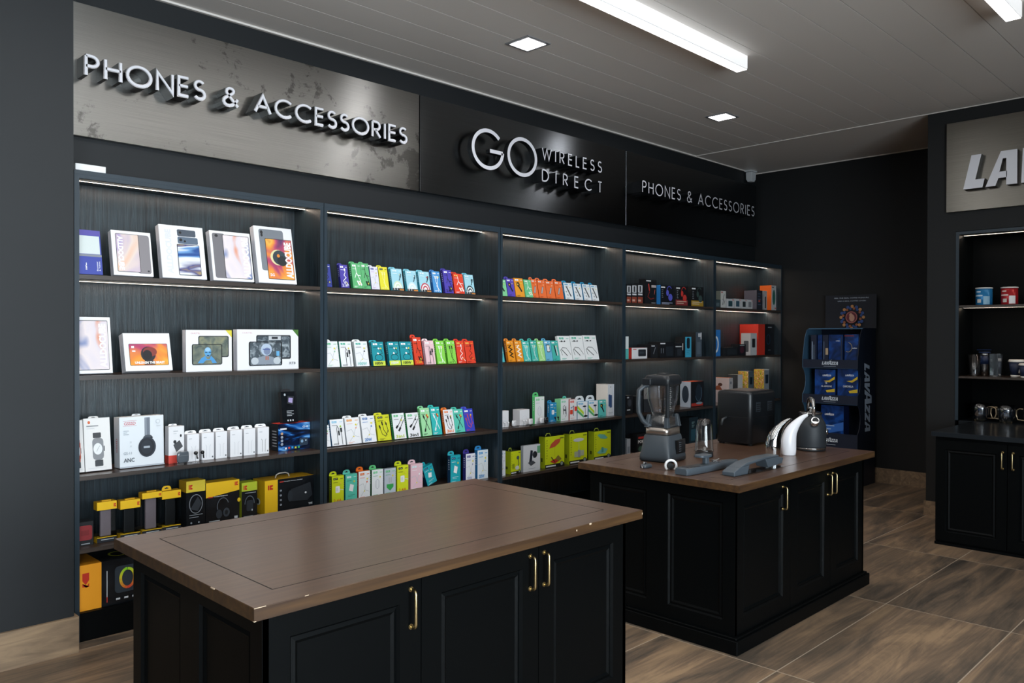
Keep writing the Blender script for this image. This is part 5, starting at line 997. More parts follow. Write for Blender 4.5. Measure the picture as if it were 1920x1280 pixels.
plain(r, 752, 885, 548, 284, .13, '12161c', 'a9b4c2', 'black box with orange top and printed headset', lambda F: (F.ell(.62, .55, .26, .34, '1e2a36'), F.arc(.6, .55, .25, .33, 200, 400, .008, '4a6478', 16), F.rect(.05, .03, .95, .15, 'b83a30'), F.ell(.65, .14, .25, .05, '8a98a4')), top='e85a2c', sdraw=lambda F: (F.ell(.5, .5, .32, .34, '1f2c3a'),))
r = Row(*G3, SH[4][1], .06, 'fourth shelf of fourth bookcase', 'boxes on the fourth shelf of the fourth bookcase', tilt=0, T=.08)
plain(r, 84, 122, 1010, 848, .06, 'b6bfc8', '8a929a', 'pale grey box at the far left above the table edge', lambda F: F.rect(.2, .1, .8, .5, '8d98a4'))
plain(r, 190, 330, 990, 800, .09, '1b1f22', '111315', 'dark box with red and white lettering behind the blender', lambda F: (F.rect(.1, .74, .5, .86, 'c8403a'), F.text('POP', .08, .5, .5, .68, 'e0e0e0', .05), F.ell(.3, .2, .2, .15, '4a6a58')))
plain(r, 735, 825, 900, 626, .1, '1c2f38', '14181c', 'dark teal box between blender and cup', lambda F: (F.rrect(.2, .1, .9, .55, '2a5260', .01), F.bars(.3, .8, .6, 4, .06, .03, '7a9a9c')))
r = Row(*G2, SH[1][1], .06, 'top shelf of fifth bookcase', 'boxes on the top shelf of the fifth bookcase', tilt=0, T=.05)
plain(r, 965, 1018, 615, 535, .05, '3a4a4e', '22282c', 'dark box at the far left', lambda F: F.rect(.2, .2, .8, .6, '5a6a70'))
plain(r, 1020, 1072, 622, 452, .06, 'cfd0cc', '6c7066', 'tall white box with black printed strokes', lambda F: (F.line([(.3, .15), (.6, .5)], .008, '2a2c2e'), F.line([(.4, .45), (.7, .8)], .008, '2a2c2e'), F.line([(.6, .2), (.8, .45)], .006, '2a2c2e'), F.rect(.1, .88, .35, .95, 'b04038')))
for q, (a, b_, c, d, col) in enumerate(((1078, 1152, 624, 530, '2a4a52'), (1158, 1220, 628, 530, '3a5868'), (1226, 1280, 631, 536, '30383a'), (1284, 1338, 634, 540, '8a8c90'))):
    plain(r, a, b_, c, d, .06, 'cfd1d2', 'a8aaac', ('first', 'second', 'third', 'fourth')[q] + ' from left of four low white boxes', lambda F, col=col: (F.rrect(.25, .2, .8, .78, col, .004), F.rect(.8, .85, .95, .95, 'c0382c')))
plain(r, 1380, 1437, 640, 447, .16, '2a2e38', '5a5660', 'dark box with grey marbled side', lambda F: (F.bars(.2, .8, .7, 5, .14, .05, '4a5a70'), F.rect(.3, .4, .6, .5, 'b04a40')))
plain(r, 1452, 1482, 642, 450, .05, 'b9b6b6', '8e8c8e', 'narrow grey box beside the orange one', lambda F: F.rect(.3, .1, .7, .7, '3a3c40'))
plain(r, 1527, 1586, 648, 398, .15, 'c6c8c8', 'ee6a20', 'tall orange sided box with a green printed speaker', lambda F: (F.ell(.52, .52, .3, .3, '2f6a5c', 20), F.rect(.1, .9, .5, .94, '4a4c50'), F.rect(.7, .06, .9, .12, 'c0382c')), top='e8702c')
r = Row(*G2, SH[2][1], .06, 'second shelf of fifth bookcase', 'boxes on the second shelf of the fifth bookcase', tilt=0, T=.06)
plain(r, 960, 1017, 1112, 848, .05, '2f7cc8', '1c4c80', 'blue box with a white arc at the far left', lambda F: (F.ell(.2, .45, .5, .32, 'e8eef4', 20), F.ell(.15, .45, .36, .24, '2f7cc8', 20)))
plain(r, 1040, 1072, 1108, 1024, .06, '23262a', '17191c', 'small dark box right of the blue box')
plain(r, 1076, 1190, 1106, 1020, .07, '1e2226', '14171a', 'low wide black box', lambda F: F.rrect(.1, .15, .9, .8, '282d32', .005))
plain(r, 1196, 1271, 1104, 990, .09, '1c1c22', '121317', 'black box with a dim red printed ring', lambda F: (F.ell(.5, .5, .3, .3, '4a2430'), F.rect(.2, .86, .8, .92, 'a8acb0')))
plain(r, 1318, 1380, 1102, 882, .12, 'c9cbcc', 'bfbcbc', 'white box with black printed speakers, before the red one', lambda F: (F.rrect(.25, .35, .75, .75, '22252a', .01),), sdraw=lambda F: F.rrect(.3, .15, .8, .65, '4a4c50', .01))
plain(r, 1463, 1572, 1100, 796, .06, '10141a', '111418', 'tall black box with a blue printed ring', lambda F: (F.arc(.35, .5, .18, .16, 0, 360, .006, '2a4a6a', 18), F.rect(.3, .88, .7, .91, '9aa0a8'), F.rect(.3, .14, .6, .16, '6a7078')), dy=.02)
plain(r, 1395, 1461, 1098, 792, .24, 'd63a2a', 'cf3626', 'big plain red box', None, dy=.02, top='d84434')
r = Row(*G3, SH[3][1], .08, 'third shelf of fifth bookcase', 'boxes on the third shelf of the fifth bookcase', tilt=0, T=.08)
plain(r, 1150, 1190, 505, 246, .20, 'b8b4b4', 'c4b2b0', 'white box with orange top and brown figure print', lambda F: F.ell(.5, .8, .25, .06, '7a7c80'), top='d8703c', sdraw=lambda F: (F.ell(.45, .72, .14, .07, '4a2c24'), F.pol([(.1, .5), (.6, .5), (.4, .7), (.2, .66)], '8a4a30')))
plain(r, 1242, 1292, 505, 224, .13, 'd0ccca', '2a2e32', 'black sided box with a pale front', None, top='cfccc8', sdraw=lambda F: F.ell(.4, .7, .2, .1, '484c50'))
plain(r, 1352, 1405, 505, 200, .13, '54636c', 'food_print', 'box with food photo side and a dark bottle print', lambda F: (F.rrect(.3, .55, .8, .8, '14242c', .01),), top='3a5a9a')
plain(r, 1516, 1568, 505, 197, .13, '8a9298', 'food_print', 'box with bright food photo side, last in row', lambda F: (F.rrect(.25, .52, .85, .82, '1a2c38', .01), F.rect(0, .97, 1, 1, 'd8d8d4')), top='c8ccc8')
# ------------------------------------------------------------------ goods on the farther island
ZT0 = TZ + .0006
def on_t(x, y, crop): return on_z(crop[0]+x/crop[2], crop[1]+y/crop[2], TZ)
B3 = (1160, 670, 5.566); B4 = (1180, 680, 4.364)
def rsq(hx, hy, z, r=.3, n=28, cx=0, cy=0):
    return [(cx+math.copysign(abs(math.cos(a))**r, math.cos(a))*hx, cy+math.copysign(abs(math.sin(a))**r, math.sin(a))*hy, z) for a in [2*math.pi*(q+.5)/n for q in range(n)]]
MATS['charcoal'] = M('3b4248', .42); MATS['charcoal_dark'] = M('1c2024', .35); MATS['band_steel'] = M('d8cfc6', .32, 1.0); MATS['chrome_mirror'] = M('e8e9ea', .05, 1.0)
MATS['grey_plastic'] = M('4a535b', .38); MATS['rubber'] = M('0c0d0e', .6)
# blender with jug
e = tag(empty('blender', (4.055, 2.77, ZT0), R(9)), 'tall charcoal blender with a clear jug and side handle on the farther island', 'blender')
mb = MB(); mb.loft([rsq(.122, .104, .006, .22), rsq(.122, .104, .03, .22), rsq(.118, .100, .05, .24), rsq(.100, .084, .15, .28), rsq(.094, .079, .156, .3)], 'charcoal'); mb.build('base', e)
mb = MB(); mb.loft([rsq(.116, .098, 0, .25), rsq(.120, .102, .014, .25)], 'rubber'); mb.build('foot_ring', e)
mb = MB(); mb.box(-.03, -.1045, .045, .092, -.095, .125, 'gloss_black')
for q in range(5): mb.box(.0+.0, -.1055, .056+.013*q, .03, -.1045, .060+.013*q, '5a626a')
mb.build('control_panel', e, .002)
mb = MB(); mb.loft([rsq(.093, .078, .156, .3), rsq(.092, .077, .199, .3)], 'band_steel'); mb.build('steel_band', e)
mb = MB(); mb.loft([rsq(.091, .076, .199, .3), rsq(.086, .072, .205, .3)], 'charcoal_dark')
for (x, y) in ((-.078, -.064), (.078, -.064), (-.078, .064), (.078, .064)):
    mb.loft([[(x+a, y+b_, .2) for a, b_ in ((-.018, -.014), (.018, -.014), (.018, .014), (-.018, .014))], [(x*.88+a, y*.88+b_, .275) for a, b_ in ((-.012, -.009), (.012, -.009), (.012, .009), (-.012, .009))]], 'charcoal', False)
mb.build('collar', e, .003)
mb = MB(); mb.loft([rsq(.078, .066, .206, .35), rsq(.076, .064, .25, .35), rsq(.058, .050, .262, .4), rsq(.066, .056, .30, .36), rsq(.082, .070, .36, .3), rsq(.088, .075, .455, .28)], 'smoke_plastic', True, False)
jug = mb.build('jug', e)
mb = MB()
for q in range(12): mb.box(-.072, -.0775+.0 if 0 else -.0770, .315+.011*q, -.072+(.03 if q % 3 == 0 else .018), -.0760, .3162+.011*q, 'e8e8e8')
mb.build('measuring_marks', jug)
mb = MB(); mb.tube([(0, 0, .21), (0, 0, .43)], .006, 'charcoal_dark', 8)
for z in (.25, .30, .36):
    for a in (0, 180): mb.poly([(0, -.008, z), (.045*math.cos(R(a+z*900)), .045*math.sin(R(a+z*900)), z+.012), (.045*math.cos(R(a+25+z*900)), .045*math.sin(R(a+25+z*900)), z+.008), (0, .008, z)], 'band_steel')
mb.build('blade_stack', jug)
mb = MB(); mb.loft([[( -.082+a*k_, -.068+b_*k_, z) for a, b_ in ((-.013, -.010), (.011, -.010), (.013, .008), (-.010, .010))] for z, k_ in ((.262, 1.1), (.30, .95), (.40, 1.0), (.456, 1.1))], 'charcoal_dark', False); mb.build('jug_rib', jug, .003)
mb = MB(); mb.loft([rsq(.092, .079, .448, .28), rsq(.100, .086, .458, .28), rsq(.102, .088, .485, .28), rsq(.090, .076, .508, .32), rsq(.06, .05, .512, .4)], 'charcoal_dark'); mb.box(-.13, .02, .452, -.085, .075, .49, 'charcoal_dark'); mb.box(-.03, -.03, .51, .05, .03, .519, 'charcoal_dark'); mb.build('lid', e, .004)
hd = Vector((-.80, .60, 0)); mb = MB()
mb.tube([hd*.075+Vector((0, 0, .452)), hd*.125+Vector((0, 0, .445)), hd*.158+Vector((0, 0, .418)), hd*.162+Vector((0, 0, .34)), hd*.160+Vector((0, 0, .29)), hd*.135+Vector((0, 0, .24)), hd*.088+Vector((0, 0, .205)), hd*.075+Vector((0, 0, .17))], .014, 'charcoal', 12, rs=[.016, .015, .0145, .014, .014, .0145, .017, .012]); mb.build('handle', e)
# personal cup
p = on_t(905, 1020, B3); c0 = Vector((4.345, 2.665, ZT0))
e = tag(empty('blender_cup', c0), 'clear upturned blending cup on a black blade base between blender and oven', 'cup')
mb = MB(); mb.lathe([(.054, 0), (.056, .006), (.054, .03), (.05, .034)], 'charcoal_dark'); mb.build('blade_base', e)
mb = MB(); mb.lathe([(.060, .034), (.060, .042), (.056, .05), (.053, .12), (.047, .19), (.040, .222), (.030, .232), (0.0001, .234)], 'glass'); mb.build('cup', e)
mb = MB()
for a in range(4): mb.poly([(0, 0, .04), (.03*math.cos(R(90*a)), .03*math.sin(R(90*a)), .05+.03*(a % 2)), (.03*math.cos(R(90*a+20)), .03*math.sin(R(90*a+20)), .055+.03*(a % 2)), (.004, .004, .045)], 'chrome_mirror')
mb.build('blade', e)
# big black countertop oven
xo = 4.972; yo = 2.69; bk = on_x(1342, 832, xo).y; xr = on_y(1456, 829, yo).x; H_ = on_y(1409, 735, yo).z-TZ
xr = min(xr, 5.33); bk = min(bk, 3.05)
e = tag(empty('countertop_oven', ((xo+xr)/2, (yo+bk)/2, ZT0)), 'big matte black boxy oven with two vents at the back of the farther island', 'kitchen appliance')
hx, hy = (xr-xo)/2, (bk-yo)/2
def rr4(hx, hy, z, r):
    return [(sx*(hx-r)+r*math.cos(R(a0+a)), sy*(hy-r)+r*math.sin(R(a0+a)), z) for sx, sy, a0 in ((1, 1, 0), (-1, 1, 90), (-1, -1, 180), (1, -1, 270)) for a in (0, 15, 30, 45, 60, 75, 90)]
mb = MB(); mb.loft([rr4(hx-.004, hy-.004, .012, .03), rr4(hx, hy, .016, .032), rr4(hx, hy, H_-.022, .032), rr4(hx-.002, hy-.002, H_-.012, .032), rr4(hx-.007, hy-.007, H_-.004, .030), rr4(hx-.016, hy-.016, H_, .026)], M('12161a', .36)); mb.build('housing', e)
mb = MB(); mb.loft([rr4(hx+.0006, hy+.0006, H_*.515, .032), rr4(hx+.0006, hy+.0006, H_*.52, .032)], 'rubber'); mb.build('seam', e)
mb = MB(); mb.loft([rsq(hx*.8, hy*.8, H_+.0, .2), rsq(hx*.8, hy*.8, H_+.004, .2)], M('4a4442', .3, .3)); mb.build('top_reflection', e)  # brownish sheet paints a reflection onto the oven's top
for s_ in (-.45, .45):
    mb = MB(); mb.box(hx*s_-.03, -hy-.0015, H_*.62, hx*s_+.03, -hy+.002, H_*.80, M('2a3036', .4))
    for q in range(4): mb.box(hx*s_-.025, -hy-.003, H_*(.64+.038*q), hx*s_+.025, -hy-.0015, H_*(.655+.038*q), M('0c0e10', .5))
    mb.build('vent', e)
for (a, b_) in ((-1, -1), (1, -1), (-1, 1), (1, 1)):
    mb = MB(); mb.lathe([(.018, 0), (.018, .013)], 'rubber', 12, a*hx*.8, b_*hy*.8); mb.build('foot', e)
mb = MB(); mb.tube([(-hx*.9, hy*.35, H_*.52), (-hx-.05, hy*.35, H_*.5), (-hx-.06, hy*.2, H_*.38), (-hx-.05, hy*.1, H_*.3)][:0] or [(-hx, hy*.4, H_*.5), (-hx-.035, hy*.45, H_*.47), (-hx-.04, hy*.5, H_*.36)], .008, '34373a', 8); mb.build('side_hook', e)
# soap dispensers: a curved tusk lofted through circles
def tusk(name, base, prof, mat, label, sq=1.0):
    e = tag(empty(name, base), label, 'soap dispenser'); dirv = CR.copy(); dirv.z = 0; dirv.normalize(); nv = Vector((-dirv.y, dirv.x, 0))
    # resample smoothly
    P = []
    for i in range(len(prof)-1):
        p0 = prof[max(i-1, 0)]; p1 = prof[i]; p2 = prof[i+1]; p3 = prof[min(i+2, len(prof)-1)]
        for k in range(5):
            t = k/5; P.append([.5*(2*b_+(c-a)*t+(2*a-5*b_+4*c-d)*t*t+(3*b_-a-3*c+d)*t**3) for a, b_, c, d in zip(p0, p1, p2, p3)])
    P.append(list(prof[-1])); loops = []
    for i, (x, z, r) in enumerate(P):
        a = P[max(i-1, 0)]; b_ = P[min(i+1, len(P)-1)]; t = Vector((b_[0]-a[0], b_[1]-a[1])).normalized(); nx, nz = t.y, -t.x
        loops.append([tuple(dirv*(x+nx*r*math.cos(q_)) + nv*(r*.85*sq*math.sin(q_)) + Vector((0, 0, max(0, z+nz*r*math.cos(q_))))) for q_ in [2*math.pi*q/24 for q in range(24)]])
    mb = MB(); mb.loft(loops, mat); mb.build('body', e); return e, dirv
e, dv = tusk('soap_dispenser', Vector((4.572, 2.322, ZT0)), [(0, 0, .036), (-.002, .03, .044), (-.004, .08, .047), (.004, .13, .041), (.022, .17, .031), (.05, .205, .021), (.078, .228, .014), (.10, .24, .009)], 'chrome_mirror', 'chrome tusk shaped soap dispenser, lefthand of the pair')
mb = MB(); mb.lathe([(.034, 0), (.034, .004)], 'rubber', 24); mb.build('base_ring', e)
mb = MB(); mb.lathe([(.009, -.006), (.009, .006)], 'rubber', 12, 0, 0); o = mb.build('nozzle', e, loc=tuple(dv*.104+Vector((0, 0, .236))), rot=(0, R(60), R(-45)))
e, dv = tusk('soap_dispenser', Vector((4.79, 2.332, ZT0)), [(0, 0, .040), (0, .03, .044), (-.002, .08, .046), (.006, .13, .041), (.026, .17, .033), (.056, .208, .023), (.09, .238, .014), (.116, .25, .009)], M('eeeef2', .28), 'white tusk shaped soap dispenser beside the black kettle')
mb = MB(); mb.lathe([(.037, 0), (.037, .003)], M('b9bbc0', .3), 24); mb.build('base_ring', e)
mb = MB(); mb.lathe([(.009, -.006), (.009, .006)], 'rubber', 12, 0, 0); mb.build('nozzle', e, loc=tuple(dv*.12+Vector((0, 0, .246))), rot=(0, R(60), R(-45)))
# kettle
K0 = Vector((5.11, 2.34, ZT0)); e = tag(empty('kettle', K0), 'matte black kettle with chrome spout and handle on the farther island', 'kettle')
mb = MB(); mb.lathe([(.092, .0), (.094, .006), (.094, .012)], 'charcoal_dark', 40); mb.build('power_base', e)
mb = MB(); mb.lathe([(.096, .013), (.096, .02)], 'chrome_mirror', 40); mb.build('chrome_ring', e)
mb = MB(); mb.lathe([(.094, .021), (.097, .03), (.098, .10), (.097, .15), (.092, .175), (.080, .198), (.070, .215), (.066, .238)], M('23282d', .55), 40); mb.build('body', e)
mb = MB(); mb.lathe([(.072, .238), (.074, .242), (.070, .247), (.03, .252), (.0001, .253)], 'chrome_mirror', 40); mb.lathe([(.012, .252), (.009, .262), (.015, .272), (.012, .28), (.0001, .283)], 'chrome_mirror', 20); mb.build('lid', e)
dv = -FW.copy(); dv.z = 0; dv.normalize(); sd = CR.copy(); sd.z = 0; sd.normalize()
sp = (dv*.98 - sd*.12).normalized()
mb = MB(); mb.tube([sp*.06+Vector((0, 0, .165)), sp*.10+Vector((0, 0, .185)), sp*.125+Vector((0, 0, .205))], .024, 'chrome_mirror', 18, rs=[.03, .026, .024]); mb.tube([sp*.1255+Vector((0, 0, .2053)), sp*.127+Vector((0, 0, .206))], .020, 'rubber', 18); mb.build('spout', e)
mb = MB(); hp_ = [sp*.085+Vector((0, 0, .232)), sp*.082+Vector((0, 0, .29)), sp*.06+Vector((0, 0, .325)), sp*.02+Vector((0, 0, .338)), -sp*.03+Vector((0, 0, .330)), -sp*.06+Vector((0, 0, .30)), -sp*.07+Vector((0, 0, .246))]
mb.tube(hp_, .011, 'chrome_mirror', 12, rs=[.009, .012, .014, .014, .014, .012, .009]); mb.tube([sp*.055+Vector((0, 0, .245)), sp*.088+Vector((0, 0, .236))], .01, 'chrome_mirror', 10); mb.build('handle', e)
mb = MB(); mb.tube([sd*.09+Vector((0, 0, .12)), sd*.11+Vector((0, 0, .118))], .017, 'chrome_mirror', 18); mb.build('thermometer', e)
mb = MB(); mb.box(-.008, -.008, 0, .008, .008, .022, 'chrome_mirror'); mb.build('switch', e, .003, loc=tuple(sd*.103+Vector((0, 0, .045))))
# grey attachments in front
e = tag(empty('vacuum_attachment', (3.93, 2.375, ZT0), R(-4)), 'long flat grey plastic attachment with a raised round knob, in front of the cup', 'appliance attachment')
def ext(prof, y0, y1, mat, mb=None):  # x-z profile extruded along y
    mb = mb or MB(); mb.prism(prof, y1-y0, mat, M4=Matrix.Translation((0, y0, 0))); return mb
mb = MB(); mb.loft([[(x, y, z) for x, y in ((-.26, -.04*k), (-.23, -.05*k), (.22, -.034*k), (.25, -.02*k), (.25, .02*k), (.22, .034*k), (-.23, .05*k), (-.26, .04*k))] for z, k in ((0, .92), (.010, 1.0), (.022, 1.0), (.036, .82))], 'grey_plastic', False); mb.build('body', e, .003)
mb = MB(); mb.box(-.22, -.025, .0362, -.12, .025, .0375, M('23282d', .3)); mb.build('window', e)
mb = MB(); mb.loft([rsq(.017, .015, .0362, .5, 16, -.02, .012), rsq(.017, .015, .075, .5, 16, -.02, .012)], 'grey_plastic'); mb.loft([rsq(.052, .035, .0755, .6, 20, -.045, .012), rsq(.052, .035, .088, .6, 20, -.045, .012)], 'grey_plastic'); mb.build('knob', e, .002)
mb = MB()
for q in range(3): mb.tube([(.06+.018*math.cos(a)*(1+q*.3), .0+.014*math.sin(a)*(1+q*.4), .040+.006*math.sin(a*2+q)+.004*q) for a in [R(30*k) for k in range(12)]], .0025, 'glass', 6)
mb.build('plastic_film', e)
e = tag(empty('vacuum_attachment', (4.08, 2.19, ZT0), R(-3)), 'grey plastic attachment with a bridge grip at the island front edge', 'appliance attachment')
mb = MB(); W2 = .038
def pr(pts): mb.prism(pts, 2*W2, 'grey_plastic', M4=Matrix.Translation((0, -W2, 0)))
pr([(-.25, .0), (-.12, .0), (-.10, .048), (-.20, .040), (-.25, .022)]); pr([(-.20, .040), (-.10, .048), (.06, .062), (.20, .064), (.20, .072), (.06, .074), (-.12, .062)]); pr([(.06, .062), (.09, .012), (.235, .022), (.25, .05), (.20, .064)])
mb.build('grip', e, .004)
mb = MB(); mb.loft([[(x, y, z) for x, y in ((-.27, -.048), (.26, -.044), (.27, .03), (-.26, .044))] for z in (-.0, .004)], 'clear_plastic', False)
mb.build('plastic_film', e)
e = tag(empty('small_gadget', (3.745, 2.67, ZT0)), 'small dark gadget with a chrome clip at the left end of the island', 'gadget'); mb = MB(); mb.loft([rsq(.038, .022, 0, .6), rsq(.040, .024, .01, .6), rsq(.030, .018, .02, .6)], 'charcoal'); mb.build('body', e); mb = MB(); mb.tube([(-.04, .0, .012), (-.052, -.008, .02), (-.056, -.014, .010), (-.062, -.02, .006)], .004, 'chrome_mirror', 8); mb.tube([(-.02, .0, .022), (-.01, .006, .03), (.005, .002, .024)], .005, 'chrome_mirror', 8); mb.build('clip', e)
e = tag(empty('plug_adapter', (3.775, 2.525, ZT0+.0)), 'white ring shaped plug with a black cord before the blender', 'plug'); mb = MB()
dvx = sd
mb.tube([dvx*(.030*math.cos(R(a)))+Vector((0, 0, .024+.030*math.sin(R(a))-.0)) for a in range(-52, 235, 14)], .007, M('f0f0f0', .3), 10); mb.build('ring', e)
mb = MB(); mb.tube([Vector((0, 0, .02)), -dv*.03+Vector((0, 0, .02))], .017, 'rubber', 16); mb.tube([-dv*.03+Vector((0, 0, .02)), (.07, .04, .008), (.12, .05, .006), (.16, .07, .006)], .0045, 'rubber', 8); mb.build('cord', e)

# ------------------------------------------------------------------ coffee display stand
S5 = (1480, 530, 3.46); XS = 8.6
def sx_(x, v, X=XS): return on_x(S5[0]+x/S5[2], S5[1]+v/S5[2], X)
NAVY = M('101d33', .5); SLATE = M('3c607c', .5); MATS['navy_card'] = NAVY; MATS['slate_card'] = SLATE; MATS['deep_card'] = M('101b2c', .55)
ya = sx_(445, 500).y; yb_ = sx_(85, 500).y; ztop = sx_(445, 292).z; XBK = 9.08
cy = (ya+yb_)/2; hw = (yb_-ya)/2
ST = tag(empty('coffee_display_stand', (XS, cy, 0)), 'navy cardboard coffee display stand with three tiers and a header card in the corner', 'display stand')
lips = [(sx_(200, 497).z, sx_(200, 552).z), (sx_(200, 724).z, sx_(200, 780).z), (sx_(200, 968).z, sx_(200, 1062).z)]
# side panels with scalloped front edge, drawn in the x-z plane
prof = [(0, 0), (XBK-XS, 0), (XBK-XS, ztop), (.16, ztop), (.10, ztop-.02), (.05, ztop-.10)]
prof += [(.0, lips[0][0]+.02), (0, lips[0][0]), (0, lips[0][1])]
for (a, b_) in ((lips[0][1], lips[1][0]), (lips[1][1], lips[2][0])):
    prof += [(.075*math.sin(math.pi*t)**.7, a+(b_-a)*t) for t in (.12, .3, .5, .7, .88)] + [(0, b_), (0, lips[1][1] if b_ == lips[1][0] else lips[2][1])]
prof = prof[::-1]
for s_ in (-1, 1):
    mb = MB(); y = -hw if s_ < 0 else hw-.006
    mb.prism(prof[::-1], .006, 'deep_card' if s_ < 0 else 'slate_card', M4=Matrix.Translation((0, y, 0)))
    if s_ > 0: pass
    o = mb.build('side_panel', ST)
    if s_ < 0:
        mb = MB(); F = Face(mb, (.0, -hw, 0), (1, 0, 0), (0, 0, 1), 1, 1, .0008)
        L_ = 1.25*1.0; z_hi = sx_(520, 520, 8.85).z; z_lo = sx_(520, 965, 8.85).z
        tot = lava(lambda p: None, 0, 0, 1, 1.36); hh = (z_hi-z_lo)/tot
        lava(lambda p: F.pol([(.17+hz, z_hi-hx_) for hx_, hz in p][::1], 'b9c8dc'), 0, 0, hh, 1.36)
        mb.build('side_lettering', o)
mb = MB(); mb.box(XBK-XS-.006, -hw+.006, 0, XBK-XS, hw-.006, ztop, 'navy_card'); mb.build('back_panel', ST)
for i, (a, b_) in enumerate(lips):
    mb = MB(); mb.box(0, -hw+.006, b_+.0, .006, hw-.006, a, 'navy_card')
    F = Face(mb, (0, hw, b_), (0, -1, 0), (0, 0, 1), 2*hw, a-b_, .0006); w1 = 1.0; hh = (a-b_)*.42
    tot = lava(lambda p: None, 0, 0, 1, 1.36)
    sc_ = .62*hh/ (a-b_)
    k_ = .30/tot*(2*hw)   # logo width about 30 % of the lip
    lava(lambda p: F.pol([(.36+x/(2*hw), .40+z/(a-b_)) for x, z in p], 'c9d2dc'), 0, 0, k_, 1.3); F.rect(.40, .2, .62, .25, '8d98a4')
    mb.build('front_lip', ST)
    mb = MB(); mb.box(.006, -hw+.006, b_-.004 if i else b_-.004, XBK-XS-.006, hw-.006, b_, 'slate_card'); mb.build('tier_floor', ST)
mb = MB(); mb.box(.012, -hw+.006, 0, .018, hw-.006, lips[2][1]-.005, 'navy_card', left=M('122a5c', .5)); mb.build('lower_front', ST)
mb = MB(); mb.box(.14, -hw+.006, ztop-.012, .16, hw-.006, ztop, 'slate_card'); mb.box(.16, -hw+.006, ztop-.004, XBK-XS-.006, hw-.006, ztop, 'navy_card'); mb.build('top_edge', ST)
XH = XBK-XS-.012; hy0 = sx_(566, 75, XS+XH).y-cy; hy1 = sx_(235, 75, XS+XH).y-cy; hz1 = sx_(400, 78, XS+XH).z
mb = MB(); mb.box(XH, hy0, ztop+.001, XH+.006, hy1, hz1, M('0d1522', .5)); F = Face(mb, (XH, hy1, ztop), (0, -1, 0), (0, 0, 1), hy1-hy0, hz1-ztop, .0008); WW, HH = hy1-hy0, hz1-ztop
F.text('FEEL THE REAL COFFEE PLEASURE.', .18, .89, .86, .925, 'aab4c0', .02); F.text('LIKE A REAL COFFEE LOVER!', .25, .80, .80, .835, 'aab4c0', .02)
cx_, cz_ = .54, .33; rx_ = .10/WW; rz_ = .10/HH
for q in range(16):
    a = 2*math.pi*q/16; F.ell(cx_+rx_*1.22*math.cos(a), cz_+rz_*1.22*math.sin(a), .018/WW, .018/HH, '33508c' if q % 2 else 'c08a54', 8)
    F.ell(cx_+rx_*1.0*math.cos(a+.2), cz_+rz_*1.0*math.sin(a+.2), .015/WW, .015/HH, '2a4a86' if q % 2 == 0 else '9a5a3c', 8)
F.ell(cx_, cz_, rx_*.66, rz_*.66, 'a8645c', 22); F.ell(cx_, cz_, rx_*.55, rz_*.55, '6a2a34', 20); F.ell(cx_+.01, cz_-.02, rx_*.3, rz_*.4, 'c89a84', 14); F.ell(cx_-.01, cz_+.07, rx_*.18, rz_*.2, 'c89a84', 12)
mb.build('header_card', ST)
def cof(L, Rr, b, t, tier, label, draw, T=.12, col='navy_print', side='16294e'):
    X = XS+.05; z = lips[tier][1]+.001; p0 = sx_(L, b, X); p1 = sx_(Rr, b, X); w_ = p0.y-p1.y; h = sx_((L+Rr)/2, t, X).z-z
    mb = MB(); mb.box(-w_/2, 0, 0, w_/2, T, h, side, front=col); F = fr(mb, w_, h); draw(F, w_, h)
    e = mb.build('coffee_box', None, loc=(X, (p0.y+p1.y)/2, z), rot=(0, 0, R(-90))); tag(e, label, 'coffee box', 'coffee boxes on the display stand'); return e
def lv(F, x0, y0, wd, c='d8e0ea'):
    tot = lava(lambda p: None, 0, 0, 1, 1.3); k_ = wd*F.w/tot
    lava(lambda p: F.pol([(x0+x/F.w, y0+z/F.h) for x, z in p], c), 0, 0, k_, 1.3)
def stripe(F, w_, h):
    lv(F, .38, .80, .42); F.pol([(.45, .66), (.7, .68), (.98, .80), (.98, .72), (.72, .62)], 'd8b830'); F.pol([(.55, .38), (.98, .44), (.98, .34), (.6, .32)], 'd8b830')
def t1(F, w_, h): stripe(F, w_, h); F.text('TE', .5, .57, .62, .63, 'd0d8e0', .03); F.text('AL LIMONE', .32, .48, .84, .53, 'c8d0da', .03); F.ell(.62, .14, .12, .09, '8a4a30'); F.ell(.48, .1, .07, .05, 'd8d4c0'); F.bars(.08, .16, .3, 2, .05, .02, '9aa8ba')
def t2(F, w_, h): stripe(F, w_, h); F.text('CAMOMILLA', .28, .48, .78, .54, 'd0d8e0', .03); F.ell(.5, .13, .1, .09, 'd4c83a'); F.ell(.36, .09, .07, .04, 'b8d0a0'); F.bars(.06, .12, .2, 2, .05, .02, '9aa8ba')
cof(140, 176, 492, 338, 0, 'narrow navy coffee pack at the left of the top tier', lambda F, w_, h: (F.rect(.15, .2, .3, .8, '9ab0c8'), F.rect(.5, .2, .6, .7, '7a90a8')), col='132038')
cof(184, 212, 492, 338, 0, 'narrow navy coffee pack second in the top tier', lambda F, w_, h: F.ell(.5, .12, .3, .09, '8aa0b8'), col='navy_print')
cof(217, 252, 492, 338, 0, 'narrow dark coffee pack third in the top tier with beige patch', lambda F, w_, h: (F.rect(.5, .4, .98, .6, 'c0a888'), F.rect(.15, .2, .25, .8, '6a80a0')), col='132038')
cof(256, 346, 492, 336, 0, 'navy coffee box with a small white logo in the top tier', lambda F, w_, h: (lv(F, .5, .8, .3), F.ell(.2, .16, .14, .1, '8aa0b8'), F.ell(.66, .1, .08, .08, '9a6a4a'), F.rect(.88, .05, .98, .95, '22304c')))
